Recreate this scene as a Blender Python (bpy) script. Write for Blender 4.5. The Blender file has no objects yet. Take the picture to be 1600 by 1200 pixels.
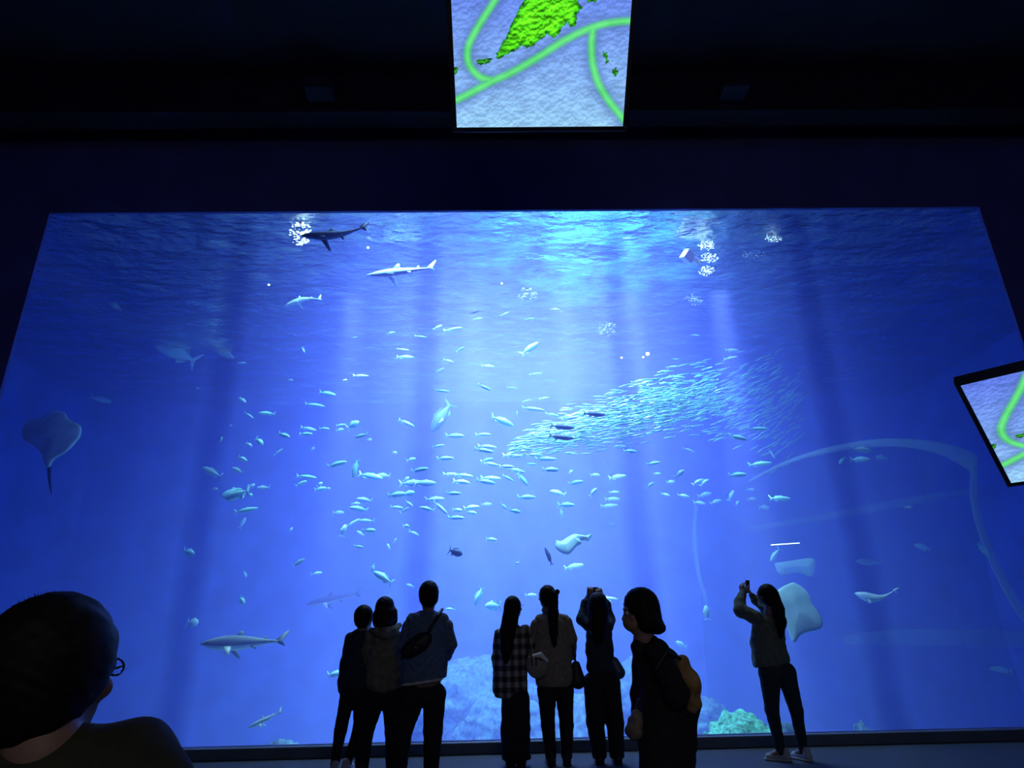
import bpy, bmesh, math, random
import numpy as np
from mathutils import Vector, Matrix, noise
C = bpy.context.scene.collection
S = bpy.context.scene
rnd = random.Random(7)

# ------------------------------------------------------------------ camera
F = 1000.0; CH = 1.40
YAW, PITCH, ROLL = 0.0229, 0.3584, -0.0205
def cam_axes():
    cy, sy, cp, sp = math.cos(YAW), math.sin(YAW), math.cos(PITCH), math.sin(PITCH)
    f = Vector((sy*cp, cy*cp, sp)); r = Vector((cy, -sy, 0)); u = r.cross(f)
    cr, sr = math.cos(ROLL), math.sin(ROLL)
    return cr*r+sr*u, -sr*r+cr*u, f
CR, CU, CF = cam_axes()
CP = Vector((0, 0, CH))
cam = bpy.data.cameras.new('camera'); co = bpy.data.objects.new('camera', cam); C.objects.link(co)
cam.sensor_width = 36; cam.lens = 36*F/1600; cam.clip_start = .05; cam.clip_end = 200
co.matrix_world = Matrix.Translation(CP) @ Matrix((CR, CU, -CF)).transposed().to_4x4()
S.camera = co
def at(px, py, y):
    """world point at depth y for a point measured in the photograph"""
    d = CF + CR*((px-800)/F) + CU*((600-py)/F)
    return CP + d*(y/d.y)
def on_floor(px, py, z=0):
    d = CF + CR*((px-800)/F) + CU*((600-py)/F)
    return CP + d*((z-CH)/d.z)

# ------------------------------------------------------------------ world, exposure
W = bpy.data.worlds.new('world'); S.world = W; W.use_nodes = True
W.node_tree.nodes['Background'].inputs[0].default_value = (.03, .05, .18, 1)
W.node_tree.nodes['Background'].inputs[1].default_value = .4
S.view_settings.view_transform = 'Standard'; S.view_settings.look = 'None'
S.view_settings.exposure = 0; S.view_settings.gamma = 1
S.view_settings.use_curve_mapping = False
S.cycles.volume_bounces = 3; S.cycles.max_bounces = 8; S.cycles.diffuse_bounces = 3
S.cycles.glossy_bounces = 3; S.cycles.transmission_bounces = 6; S.cycles.transparent_max_bounces = 24
S.cycles.caustics_refractive = False; S.cycles.caustics_reflective = False

def area(name, loc, rot, sx, sy, energy, col, spread=None):
    l = bpy.data.lights.new(name, 'AREA'); l.shape = 'RECTANGLE'; l.size = sx; l.size_y = sy
    l.energy = energy; l.color = col
    if spread: l.spread = spread
    o = bpy.data.objects.new(name, l); C.objects.link(o); o.location = loc; o.rotation_euler = rot
    return o
def spot(name, loc, target, energy, deg, col, blend=.8, size=.15):
    l = bpy.data.lights.new(name, 'SPOT'); l.energy = energy; l.color = col
    l.spot_size = math.radians(deg); l.spot_blend = blend; l.shadow_soft_size = size
    o = bpy.data.objects.new(name, l); C.objects.link(o); o.location = loc
    o.rotation_euler = (Vector(target)-Vector(loc)).to_track_quat('-Z', 'Y').to_euler()
    return o
DY = 8.5                       # the glass
XL, XR, ZB, ZT = -6.945, 7.747, .127, 7.52
TX0, TX1, TY0, TY1, TZ0, TZ1 = -12.9, 13.5, 8.75, 20, -1.6, 8.25    # the water
# lamp over the tank and an added front fill, shining down through the surface
area('tank_lamp_main', (.5, 14.4, 11.6), (0, 0, 0), 5.6, 7, 7900, (.62, .66, 1), math.radians(75))
area('added_front_fill', (.3, 9.1, 11.2), (math.radians(42), 0, 0), 6.5, 1.6, 6000, (.52, .84, 1), math.radians(95))  # added fill that brightens the fish sides facing the glass
# dim lamps of the hall behind the visitors
area('hall_lamp', (1.5, -3.5, 3.6), (math.radians(75), 0, 0), 5, .8, 30, (1, .82, .6))
# light shafts
for px, py, e in ((545, 560, 1), (740, 560, 1), (885, 560, 1), (985, 520, 1.6), (1130, 500, 1.4)):
    p = at(px, py, 12.5)
    spot('shaft_lamp', (p.x, 12.5, 11.5), (p.x, 12.6, 0), 150000*e, 8, (.62, .84, 1))

# ------------------------------------------------------------------ helpers
MATS = {}
def nodes(name):
    m = bpy.data.materials.new(name); m.use_nodes = True; nt = m.node_tree
    return m, nt, nt.nodes['Principled BSDF'], nt.nodes['Material Output']
def mat(name, col, rough=.7, metal=0, var=.15, scale=8, bump=0, spec=.4, emis=None, es=1):
    if name in MATS: return MATS[name]
    m, nt, b, out = nodes(name)
    tc = nt.nodes.new('ShaderNodeTexCoord'); n = nt.nodes.new('ShaderNodeTexNoise')
    n.inputs['Scale'].default_value = scale; n.inputs['Detail'].default_value = 4
    nt.links.new(tc.outputs['Object'], n.inputs['Vector'])
    r = nt.nodes.new('ShaderNodeValToRGB')
    r.color_ramp.elements[0].position = .3; r.color_ramp.elements[1].position = .7
    r.color_ramp.elements[0].color = tuple(c*(1-var) for c in col)+(1,)
    r.color_ramp.elements[1].color = tuple(min(1, c*(1+var)) for c in col)+(1,)
    nt.links.new(n.outputs[0], r.inputs[0]); nt.links.new(r.outputs[0], b.inputs['Base Color'])
    b.inputs['Roughness'].default_value = rough; b.inputs['Metallic'].default_value = metal
    b.inputs['Specular IOR Level'].default_value = spec
    if bump:
        bp = nt.nodes.new('ShaderNodeBump'); bp.inputs['Strength'].default_value = bump
        nt.links.new(n.outputs[0], bp.inputs['Height']); nt.links.new(bp.outputs[0], b.inputs['Normal'])
    if emis:
        b.inputs['Emission Color'].default_value = emis+(1,); b.inputs['Emission Strength'].default_value = es
    MATS[name] = m
    return m
def new_mesh(name, verts, faces, m=None, smooth=True):
    me = bpy.data.meshes.new(name); me.from_pydata([tuple(v) for v in verts], [], [tuple(f) for f in faces])
    if m: me.materials.append(m)
    if smooth: me.polygons.foreach_set('use_smooth', [True]*len(me.polygons))
    me.update(); return me
def link(name, me, parent=None, loc=None):
    o = bpy.data.objects.new(name, me); C.objects.link(o)
    if parent: o.parent = parent
    if loc is not None: o.location = loc
    return o
def tag(o, label=None, cat=None, group=None, kind=None):
    if label: o['label'] = label
    if cat: o['category'] = cat
    if group: o['group'] = group
    if kind: o['kind'] = kind
    return o
def box_data(x0, x1, y0, y1, z0, z1):
    v = [(x, y, z) for x in (x0, x1) for y in (y0, y1) for z in (z0, z1)]
    f = [(0, 1, 3, 2), (4, 6, 7, 5), (0, 4, 5, 1), (2, 3, 7, 6), (0, 2, 6, 4), (1, 5, 7, 3)]
    return v, f
def box(name, x0, x1, y0, y1, z0, z1, m, parent=None, bevel=0):
    v, f = box_data(x0, x1, y0, y1, z0, z1)
    me = new_mesh(name, v, f, m, False)
    if bevel:
        bm = bmesh.new(); bm.from_mesh(me)
        bmesh.ops.bevel(bm, geom=bm.edges[:], offset=bevel, segments=2, affect='EDGES', profile=.5)
        bm.to_mesh(me); bm.free()
    return link(name, me, parent)
def struct(o): o['kind'] = 'structure'; return o

# ------------------------------------------------------------------ room shell
M_dark = mat('dark_wall_paint', (.10, .12, .42), .85, scale=1.5, bump=.03)
M_ceil = mat('dark_ceiling_paint', (.018, .02, .045), .9, scale=2)
M_floor = mat('floor_carpet', (.045, .06, .085), .8, scale=60, var=.25, bump=.2)
M_plinth = mat('plinth_paint', (.10, .14, .2), .6, scale=3)
RX0, RX1, RZ = -13.2, 13.8, 9.4
struct(box('floor', RX0, RX1, -6, DY+.3, -.15, 0, M_floor))
struct(box('ceiling', RX0, RX1, -6, DY+.3, RZ, RZ+.2, M_ceil))
struct(box('wall_left', RX0-.3, RX0, -6, DY+.3, 0, RZ, M_dark))
struct(box('wall_right', RX1, RX1+.3, -6, DY+.3, 0, RZ, M_dark))
# front wall with its big opening: four pieces
v = []; f = []
for bb in ((RX0, RX1, ZT, RZ), (RX0, RX1, 0, ZB), (RX0, XL, ZB, ZT), (XR, RX1, ZB, ZT)):
    a, b_ = box_data(bb[0], bb[1], DY, DY+.05, bb[2], bb[3]); n0 = len(v); v += a; f += [tuple(i+n0 for i in q) for q in b_]
struct(link('wall_front', new_mesh('wall_front', v, f, M_dark, False)))
struct(box('trim_1', XL-1.5, XR+1.5, DY-.12, DY-.002, 0.001, ZB-.004, M_plinth, bevel=.01))

# ------------------------------------------------------------------ water
m = bpy.data.materials.new('sea_water'); m.use_nodes = True; nt = m.node_tree; nt.nodes.clear()
out = nt.nodes.new('ShaderNodeOutputMaterial'); sc_ = nt.nodes.new('ShaderNodeVolumeScatter'); ab = nt.nodes.new('ShaderNodeVolumeAbsorption'); add = nt.nodes.new('ShaderNodeAddShader')
sc_.inputs['Color'].default_value = (.27, .27, 1, 1); sc_.inputs['Density'].default_value = .10; sc_.inputs['Anisotropy'].default_value = .2
ab.inputs['Color'].default_value = (.3, .68, .985, 1); ab.inputs['Density'].default_value = .06
nt.links.new(sc_.outputs[0], add.inputs[0]); nt.links.new(ab.outputs[0], add.inputs[1]); nt.links.new(add.outputs[0], out.inputs['Volume'])
wv = box('water', TX0+.02, TX1-.02, TY0+.05, TY1-.02, TZ0+.02, TZ1-.02, m)
tag(wv, 'clear blue sea water filling the big aquarium tank behind the glass', 'water', kind='stuff')
# tank walls
M_tank = mat('blue_tank_wall', (.05, .10, .55), .9, scale=1.2, var=.3, bump=.1)
M_bed = mat('tank_sand', (.25, .4, .5), .9, scale=6, var=.3, bump=.3)
struct(box('wall_back', TX0, TX1, TY1, TY1+.3, TZ0, TZ1+2.5, M_tank))
struct(box('tank_wall_left', TX0-.3, TX0, DY+.3, TY1+.3, TZ0, TZ1+2.5, M_tank))
struct(box('tank_wall_right', TX1, TX1+.3, DY+.3, TY1+.3, TZ0, TZ1+2.5, M_tank))
struct(box('tank_bed', TX0-.3, TX1+.3, DY+.3, TY1+.3, TZ0-.3, TZ0, M_bed))
struct(box('tank_hall_ceiling', TX0-.3, TX1+.3, DY+.3, TY1+.3, 12, 12.2, M_ceil))

# water surface seen from below
nx, ny = 220, 130
vs = []; fs = []
for j in range(ny+1):
    for i in range(nx+1):
        x = TX0+.01+(TX1-TX0-.02)*i/nx; y = TY0+(TY1-TY0-.01)*j/ny
        h = .05*noise.noise(Vector((x*.7, y*2.2, 0)))+.03*noise.noise(Vector((x*1.9+y*.5, y*4.5, 3)))+.012*noise.noise(Vector((x*4, y*6, 7)))
        vs.append((x, y, TZ1+h+.04))
        if i < nx and j < ny:
            a = j*(nx+1)+i; fs.append((a, a+1, a+nx+2, a+nx+1))
m = bpy.data.materials.new('water_surface'); m.use_nodes = True; nt = m.node_tree; nt.nodes.clear()
N = nt.nodes.new; L = nt.links.new
out = N('ShaderNodeOutputMaterial'); tr = N('ShaderNodeBsdfTransparent'); gl = N('ShaderNodeBsdfGlossy'); rf = N('ShaderNodeBsdfRefraction')
tr.inputs[0].default_value = (.8, .95, 1, 1); gl.inputs['Color'].default_value = (.9, 1, 1, 1); gl.inputs['Roughness'].default_value = .22
rf.inputs['Color'].default_value = (.7, 1, 1, 1); rf.inputs['IOR'].default_value = 1.12; rf.inputs['Roughness'].default_value = .12
tc = N('ShaderNodeTexCoord'); mp = N('ShaderNodeMapping'); mp.inputs['Scale'].default_value = (.8, 1.5, 1); nz = N('ShaderNodeTexNoise'); nz.inputs['Scale'].default_value = 3.5; nz.inputs['Detail'].default_value = 3
bp = N('ShaderNodeBump'); bp.inputs['Strength'].default_value = .55; bp.inputs['Distance'].default_value = .16
L(tc.outputs['Object'], mp.inputs[0]); L(mp.outputs[0], nz.inputs['Vector']); L(nz.outputs[0], bp.inputs['Height'])
L(bp.outputs[0], gl.inputs['Normal']); L(bp.outputs[0], rf.inputs['Normal'])
m1 = N('ShaderNodeMixShader'); m1.inputs[0].default_value = .55; L(rf.outputs[0], m1.inputs[1]); L(gl.outputs[0], m1.inputs[2])
m2 = N('ShaderNodeMixShader'); m2.inputs[0].default_value = .84; L(tr.outputs[0], m2.inputs[1]); L(m1.outputs[0], m2.inputs[2])
L(m2.outputs[0], out.inputs['Surface'])
ws = link('water_surface', new_mesh('water_surface', vs, fs, m)); tag(ws, 'rippled underside of the water surface across the top of the tank', 'water', kind='stuff')
# skylight over the tank (daylight) and its opening
m = bpy.data.materials.new('daylight_panel'); m.use_nodes = True; nt = m.node_tree; nt.nodes.clear()
N = nt.nodes.new; L = nt.links.new
out = N('ShaderNodeOutputMaterial'); em = N('ShaderNodeEmission'); em.inputs[0].default_value = (.10, .62, .95, 1); tc = N('ShaderNodeTexCoord'); nz = N('ShaderNodeTexNoise'); nz.inputs['Scale'].default_value = .9; nz.inputs['Detail'].default_value = 3
mr = N('ShaderNodeMapRange'); mr.inputs['From Min'].default_value = .42; mr.inputs['From Max'].default_value = .62; mr.inputs['To Max'].default_value = 4.5
L(tc.outputs['Object'], nz.inputs['Vector']); L(nz.outputs[0], mr.inputs[0]); ma = N('ShaderNodeMapping'); ma.inputs['Location'].default_value = (-.42, -.5, 0); vl = N('ShaderNodeVectorMath'); vl.operation = 'LENGTH'; fa = N('ShaderNodeMapRange'); fa.interpolation_type = 'SMOOTHSTEP'
fa.inputs['From Min'].default_value = .5; fa.inputs['From Max'].default_value = .12; mp_ = N('ShaderNodeMath'); mp_.operation = 'MULTIPLY'
ma.inputs['Scale'].default_value = (1, 1, 0); L(tc.outputs['Generated'], ma.inputs[0]); L(ma.outputs[0], vl.inputs[0]); L(vl.outputs['Value'], fa.inputs[0]); L(fa.outputs[0], mp_.inputs[0]); L(mr.outputs[0], mp_.inputs[1])
L(mp_.outputs[0], em.inputs[1]); L(em.outputs[0], out.inputs['Surface']); M_sky = m
def on_plane(px, py, z): return on_floor(px, py, z)
a = on_plane(815, 330, 11.9); b_ = on_plane(1010, 420, 11.9)
sk = box('skylight_panel', a.x-1.6, b_.x+3.5, 12.8, 21.5, 11.9, 11.97, M_sky)
tag(sk, 'pale turquoise daylight opening shimmering above the water surface', 'skylight')

# the acrylic window: five panes and four bonded joints
m = bpy.data.materials.new('clear_acrylic'); m.use_nodes = True; nt = m.node_tree; nt.nodes.clear()
N = nt.nodes.new; L = nt.links.new
out = N('ShaderNodeOutputMaterial'); tr = N('ShaderNodeBsdfTransparent'); gl = N('ShaderNodeBsdfGlossy'); lw = N('ShaderNodeLayerWeight'); mx = N('ShaderNodeMixShader'); mu = N('ShaderNodeMath')
mu.operation = 'MULTIPLY'; mu.inputs[1].default_value = .5; lw.inputs['Blend'].default_value = .12
gl.inputs['Roughness'].default_value = .02; tr.inputs[0].default_value = (.98, .985, 1, 1)
L(lw.outputs['Fresnel'], mu.inputs[0]); L(mu.outputs[0], mx.inputs[0]); L(tr.outputs[0], mx.inputs[1]); L(gl.outputs[0], mx.inputs[2]); L(mx.outputs[0], out.inputs['Surface'])
M_acr = m
m = bpy.data.materials.new('bonded_joint'); m.use_nodes = True; nt = m.node_tree; nt.nodes.clear()
N = nt.nodes.new; L = nt.links.new
out = N('ShaderNodeOutputMaterial'); tr = N('ShaderNodeBsdfTransparent'); tc = N('ShaderNodeTexCoord'); sx = N('ShaderNodeSeparateXYZ'); ab_ = N('ShaderNodeMath'); ab_.operation = 'ABSOLUTE'
rp = N('ShaderNodeValToRGB'); rp.color_ramp.interpolation = 'EASE'
rp.color_ramp.elements[0].position = .02; rp.color_ramp.elements[0].color = (.83, .83, .90, 1)
rp.color_ramp.elements[1].position = .30; rp.color_ramp.elements[1].color = (1, 1, 1, 1)
L(tc.outputs['Object'], sx.inputs[0]); L(sx.outputs[0], ab_.inputs[0]); L(ab_.outputs[0], rp.inputs[0]); L(rp.outputs[0], tr.inputs[0]); L(tr.outputs[0], out.inputs['Surface'])
M_joint = m
win = bpy.data.objects.new('window_1', None); C.objects.link(win); win['kind'] = 'structure'
PW = (XR-XL)/5
for i in range(5):
    a, b_ = box_data(XL+PW*i, XL+PW*(i+1), DY+.06, DY+.22, ZB-.05, ZT+.05)
    link('pane', new_mesh('pane', a, [b_[k] for k in (0, 1, 2, 3)], M_acr, False) if False else new_mesh('pane', a, [q for q in b_ if len({a[t][1] for t in q}) == 1], M_acr, False), win)
    if i:
        j = box('joint', -.3, .3, 0, .012, ZB-.05, ZT+.05, M_joint, win); j.location = (XL+PW*i, DY+.225, 0)
# ------------------------------------------------------------------ implicit surface engine (distance fields -> one smooth mesh)
class Field:
    def __init__(s, lo, hi, res):
        s.lo = np.array(lo, float); s.res = res
        s.n = np.maximum(4, np.ceil((np.array(hi)-s.lo)/res).astype(int)+1)
        s.D = np.full(tuple(s.n), .15, np.float32)
    def sub(s, lo, hi):
        a = np.clip(np.floor((np.array(lo)-s.lo)/s.res).astype(int), 0, s.n-1)
        b = np.clip(np.ceil((np.array(hi)-s.lo)/s.res).astype(int)+1, a+1, s.n)
        sl = tuple(slice(int(i), int(j)) for i, j in zip(a, b))
        g = [s.lo[k]+s.res*np.arange(a[k], b[k]) for k in range(3)]
        return sl, np.stack(np.meshgrid(*g, indexing='ij'), -1)
    def merge(s, sl, d, k):
        o = s.D[sl]
        if k > 0:
            h = np.maximum(k-np.abs(o-d), 0)/k
            s.D[sl] = np.minimum(o, d)-h*h*k*.25
        else: s.D[sl] = np.minimum(o, d)
    def cone(s, a, b, ra, rb, k=.02, sc=(1, 1, 1)):
        a = np.array(a, float); b = np.array(b, float); sc = np.array(sc, float); m = max(ra, rb)/sc.min()+.06+k
        sl, P = s.sub(np.minimum(a, b)-m, np.maximum(a, b)+m)
        pa = (P-a)*sc; ba = (b-a)*sc
        h = np.clip((pa@ba)/max(ba@ba, 1e-9), 0, 1)
        d = (np.linalg.norm(pa-h[..., None]*ba, axis=-1)-(ra+(rb-ra)*h))/sc.max()**.5
        s.merge(sl, d, k)
    def chain(s, pts, rs, k=.02, sc=(1, 1, 1)):
        for i in range(len(pts)-1): s.cone(pts[i], pts[i+1], rs[i], rs[i+1], k, sc)
    def ell(s, c, r, k=.02, R=None, cut=False):
        c = np.array(c, float); r = np.array(r, float); m = r.max()+.05+k
        sl, P = s.sub(c-m, c+m); q = P-c
        if R is not None: q = q@R            # R columns = local axes
        k0 = np.linalg.norm(q/r, axis=-1); k1 = np.linalg.norm(q/(r*r), axis=-1)+1e-9
        d = k0*(k0-1)/k1
        if cut:
            o = s.D[sl]; h = np.maximum(k-np.abs(o+d), 0)/max(k, 1e-6); s.D[sl] = np.maximum(o, -d)+h*h*k*.25
        else: s.merge(sl, d, k)
    def ruffle(s, amp, fr):
        sl, P = s.sub(s.lo, s.lo+s.n*s.res)
        x, y, z = P[..., 0], P[..., 1], P[..., 2]
        s.D[sl] = s.D[sl]+(amp*(np.sin(fr*(x+.6*z)+2*np.sin(fr*.37*z+x*9))*np.sin(fr*.8*(z-.4*x)+1.7*np.sin(fr*.5*y+z*5)))).astype(np.float32)
    def cutplane(s, p, n):
        sl, P = s.sub(s.lo, s.lo+s.n*s.res)
        s.D[sl] = np.maximum(s.D[sl], ((P-np.array(p))@np.array(n)).astype(np.float32))
    def mesh(s):
        D = s.D.copy(); D[0], D[-1] = .1, .1; D[:, 0], D[:, -1] = .1, .1; D[:, :, 0], D[:, :, -1] = .1, .1
        I = D < 0; nx, ny, nz = D.shape
        acc = np.zeros((nx-1, ny-1, nz-1, 3)); cnt = np.zeros((nx-1, ny-1, nz-1))
        offs = [(i, j, k) for i in (0, 1) for j in (0, 1) for k in (0, 1)]
        def V(A, o): return A[o[0]:nx-1+o[0], o[1]:ny-1+o[1], o[2]:nz-1+o[2]]
        for o in offs:
            for ax in range(3):
                if o[ax]: continue
                q = list(o); q[ax] = 1; q = tuple(q)
                a, b = V(D, o), V(D, q); c = V(I, o) != V(I, q)
                t = np.where(c, a/np.where(c, a-b, 1), 0)
                for k in range(3): acc[..., k] += np.where(c, o[k]+(t if k == ax else 0), 0)
                cnt += c
        act = cnt > 0; idx = -np.ones(act.shape, int); idx[act] = np.arange(act.sum())
        pos = acc[act]/cnt[act][:, None]+np.argwhere(act); verts = s.lo+pos*s.res
        F = []
        for ax in range(3):
            u, w = [(1, 2), (2, 0), (0, 1)][ax]
            sl0 = [slice(1, -1)]*3; sl0[ax] = slice(0, -1); sl1 = list(sl0); sl1[ax] = slice(1, None)
            A = I[tuple(sl0)]; B = I[tuple(sl1)]
            base = np.argwhere(A != B); off = np.array([1, 1, 1]); off[ax] = 0; base = base+off
            ins = I[tuple(base.T)]
            eu = np.eye(3, dtype=int)[u]; ew = np.eye(3, dtype=int)[w]
            q = np.stack([idx[tuple((base-d_).T)] for d_ in (eu+ew, ew, 0*eu, eu)], 1)
            q[~ins] = q[~ins][:, ::-1]; F.append(q)
        F = np.concatenate(F); F = F[(F >= 0).all(1)]
        return verts, F
def join_parts(parts):
    vs = []; fs = []; n = 0
    for v, f in parts:
        vs += [tuple(p) for p in v]; fs += [tuple(int(i)+n for i in q) for q in f]; n += len(v)
    return vs, fs
def field_obj(name, fields, m, parent=None, origin=None):
    v, f = join_parts([x.mesh() if isinstance(x, Field) else x for x in fields])
    if origin is not None: v = [(p[0]-origin[0], p[1]-origin[1], p[2]-origin[2]) for p in v]
    return link(name, new_mesh(name, v, f, m), parent)

# ------------------------------------------------------------------ hanging screens (the same map on both)
def poly_dist(P, pts, closed=False):
    d = np.full(P.shape[:-1], 1e9)
    n = len(pts)
    for i in range(n if closed else n-1):
        a = np.array(pts[i], float); b = np.array(pts[(i+1) % n], float); ba = b-a
        h = np.clip(((P-a)@ba)/(ba@ba), 0, 1); d = np.minimum(d, np.linalg.norm(P-a-h[..., None]*ba, axis=-1))
    return d
def inside(P, pts):
    x, y = P[..., 0], P[..., 1]; r = np.zeros(x.shape, bool); n = len(pts)
    for i in range(n):
        (x0, y0), (x1, y1) = pts[i], pts[(i+1) % n]
        c = ((y0 > y) != (y1 > y)) & (x < (x1-x0)*(y-y0)/((y1-y0) if y1 != y0 else 1e-9)+x0); r ^= c
    return r
def smooth_line(pts, n=8):
    out = []
    p = [pts[0]]+list(pts)+[pts[-1]]
    for i in range(1, len(p)-2):
        for k in range(n):
            t = k/n; a, b, c, d = [np.array(q, float) for q in p[i-1:i+3]]
            out.append(tuple(.5*((2*b)+(c-a)*t+(2*a-5*b+4*c-d)*t*t+(3*b-a-3*c+d)*t**3)))
    out.append(tuple(p[-1])); return out
def vnoise(X, Y, seed=0):
    r = np.random.RandomState(seed).rand(256, 256)
    xi = np.floor(X).astype(int); yi = np.floor(Y).astype(int); fx = X-xi; fy = Y-yi
    fx = fx*fx*(3-2*fx); fy = fy*fy*(3-2*fy); g = lambda a, b: r[a % 256, b % 256]
    return (g(xi, yi)*(1-fx)+g(xi+1, yi)*fx)*(1-fy)+(g(xi, yi+1)*(1-fx)+g(xi+1, yi+1)*fx)*fy
SW, SH = 1.6, 1.28
def screen_frame(c, yaw, tilt, roll):
    r = Vector((math.cos(yaw), -math.sin(yaw), 0)); n = Vector((-math.sin(yaw), -math.cos(yaw), 0))
    u = math.cos(tilt)*Vector((0, 0, 1))+math.sin(tilt)*n
    r2 = math.cos(roll)*r+math.sin(roll)*u; u2 = -math.sin(roll)*r+math.cos(roll)*u
    return Vector(c), r2, u2, r2.cross(u2)
T = screen_frame((-.368, 4.924, 5.898), .036, .86, -.021)
gu, gv = 220, 180
U, Vv = np.meshgrid(np.linspace(0, 1, gu+1), np.linspace(0, 1, gv+1), indexing='ij')
# layout of the map in units of a 1000-wide sheet, y down from the lower edge of the upper screen
cc = np.array(T[0])-np.array(CP)
Pw = cc+U[..., None]*SW*np.array(T[1])+Vv[..., None]*SH*np.array(T[2])
zz = Pw@np.array(CF)
MX = (800+F*(Pw@np.array(CR))/zz-680)*3.529; MY = (600-F*(Pw@np.array(CU))/zz)*3.529
Q = np.stack([MX, MY], -1)
def fbm(s, seed): return sum(vnoise(MX/s*2**o+MY/s*.3, MY/s*2**o*1.3+9*o, seed+o)/2**o for o in range(4))/1.9
nz1 = fbm(60, 1); nz2 = fbm(22, 5); lig = np.gradient(nz2)[1]*6
base = np.array([.42, .55, .93])+(np.clip(MY/700, -.3, 1)[..., None])*np.array([.17, .25, .04])
col = base*(1+.22*(nz1-.5)[..., None]+.5*lig[..., None].clip(-.35, .35)*.5)
roads = [smooth_line([(420, -160), (330, 0), (235, 150), (182, 260), (185, 350), (240, 420), (300, 440)]),
         smooth_line([(60, 575), (160, 530), (300, 455), (420, 400), (560, 320), (700, 230), (830, 165), (950, 128), (1120, 112)]),
         smooth_line([(868, 165), (862, 260), (870, 360), (900, 460), (960, 560), (1050, 670), (1100, 740)])]
rd = np.minimum.reduce([poly_dist(Q, r) for r in roads])
halo = np.exp(-(rd/46)**2)[..., None]; col = col*(1-.75*halo)+.75*halo*np.array([.34, .46, .72])
core = (1/(1+np.exp((rd-19)/3.5)))[..., None]; col = col*(1-core)+core*(np.array([.35, .88, .47])+.14*(nz1-.5)[..., None])
core2 = np.exp(-(rd/6)**4)[..., None]; col = col*(1-.35*core2)+.35*core2*np.array([.62, .98, .7])
isl = [[(330, 318), (400, 180), (440, 90), (510, -30), (560, -130), (700, -150), (790, -60), (785, 10), (815, 45), (785, 70), (775, 140), (745, 152), (728, 125), (690, 160), (680, 195), (655, 210), (620, 190), (585, 215), (550, 250), (520, 262), (470, 255), (430, 285), (390, 300), (350, 325)],
       [(225, 335), (270, 318), (300, 325), (318, 322), (300, 345), (262, 357), (235, 350)], [(925, 290), (952, 285), (955, 345), (938, 352)],
       [(975, 385), (992, 368), (1012, 405), (992, 422)], [(830, -10), (890, -5), (885, 10), (840, 18)], [(95, 360), (125, 375), (120, 405), (100, 412)]]
jx = (vnoise(MX/14, MY/14, 40)-.5)*14; jy = (vnoise(MX/14, MY/14, 50)-.5)*14; Qj = np.stack([MX+jx, MY+jy], -1)
for k, pl in enumerate(isl):
    inn = inside(Qj, pl); dd = poly_dist(Qj, pl, True); e = np.clip(dd/(30 if k == 0 else 16), 0, 1)[..., None]
    g = np.array([.12, .42, .10])*(1-e)+e*(np.array([.36, .93, .12]) if k == 0 else np.array([.25, .68, .2]))
    g = g*(.5+.35*nz2[..., None]+.65*nz1[..., None]+.9*lig[..., None].clip(-.4, .4))
    col = np.where(inn[..., None], g, col)
col = np.clip(col, 0, 1); lin = np.where(col <= .04045, col/12.92, ((col+.055)/1.055)**2.4)
m = bpy.data.materials.new('lit_map_screen'); m.use_nodes = True; nt = m.node_tree; nt.nodes.clear()
out = nt.nodes.new('ShaderNodeOutputMaterial'); em = nt.nodes.new('ShaderNodeEmission'); at_ = nt.nodes.new('ShaderNodeAttribute'); at_.attribute_name = 'map'
em.inputs[1].default_value = 1.0; nt.links.new(at_.outputs['Color'], em.inputs[0]); nt.links.new(em.outputs[0], out.inputs['Surface'])
M_screen = m
sv = [(U[i, j]*SW, Vv[i, j]*SH, .004) for i in range(gu+1) for j in range(gv+1)]
sf = [(i*(gv+1)+j, (i+1)*(gv+1)+j, (i+1)*(gv+1)+j+1, i*(gv+1)+j+1) for i in range(gu) for j in range(gv)]
me_map = new_mesh('display', sv, sf, M_screen, False)
ca = me_map.color_attributes.new('map', 'FLOAT_COLOR', 'POINT')
ca.data.foreach_set('color', np.concatenate([lin.reshape(-1, 3), np.ones((lin.size//3, 1))], 1).astype(np.float32).ravel())
M_bezel = mat('black_screen_bezel', (.03, .03, .04), .35, spec=.5)
M_steel = mat('dark_bracket_steel', (.05, .05, .06), .5, metal=.5)
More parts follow.
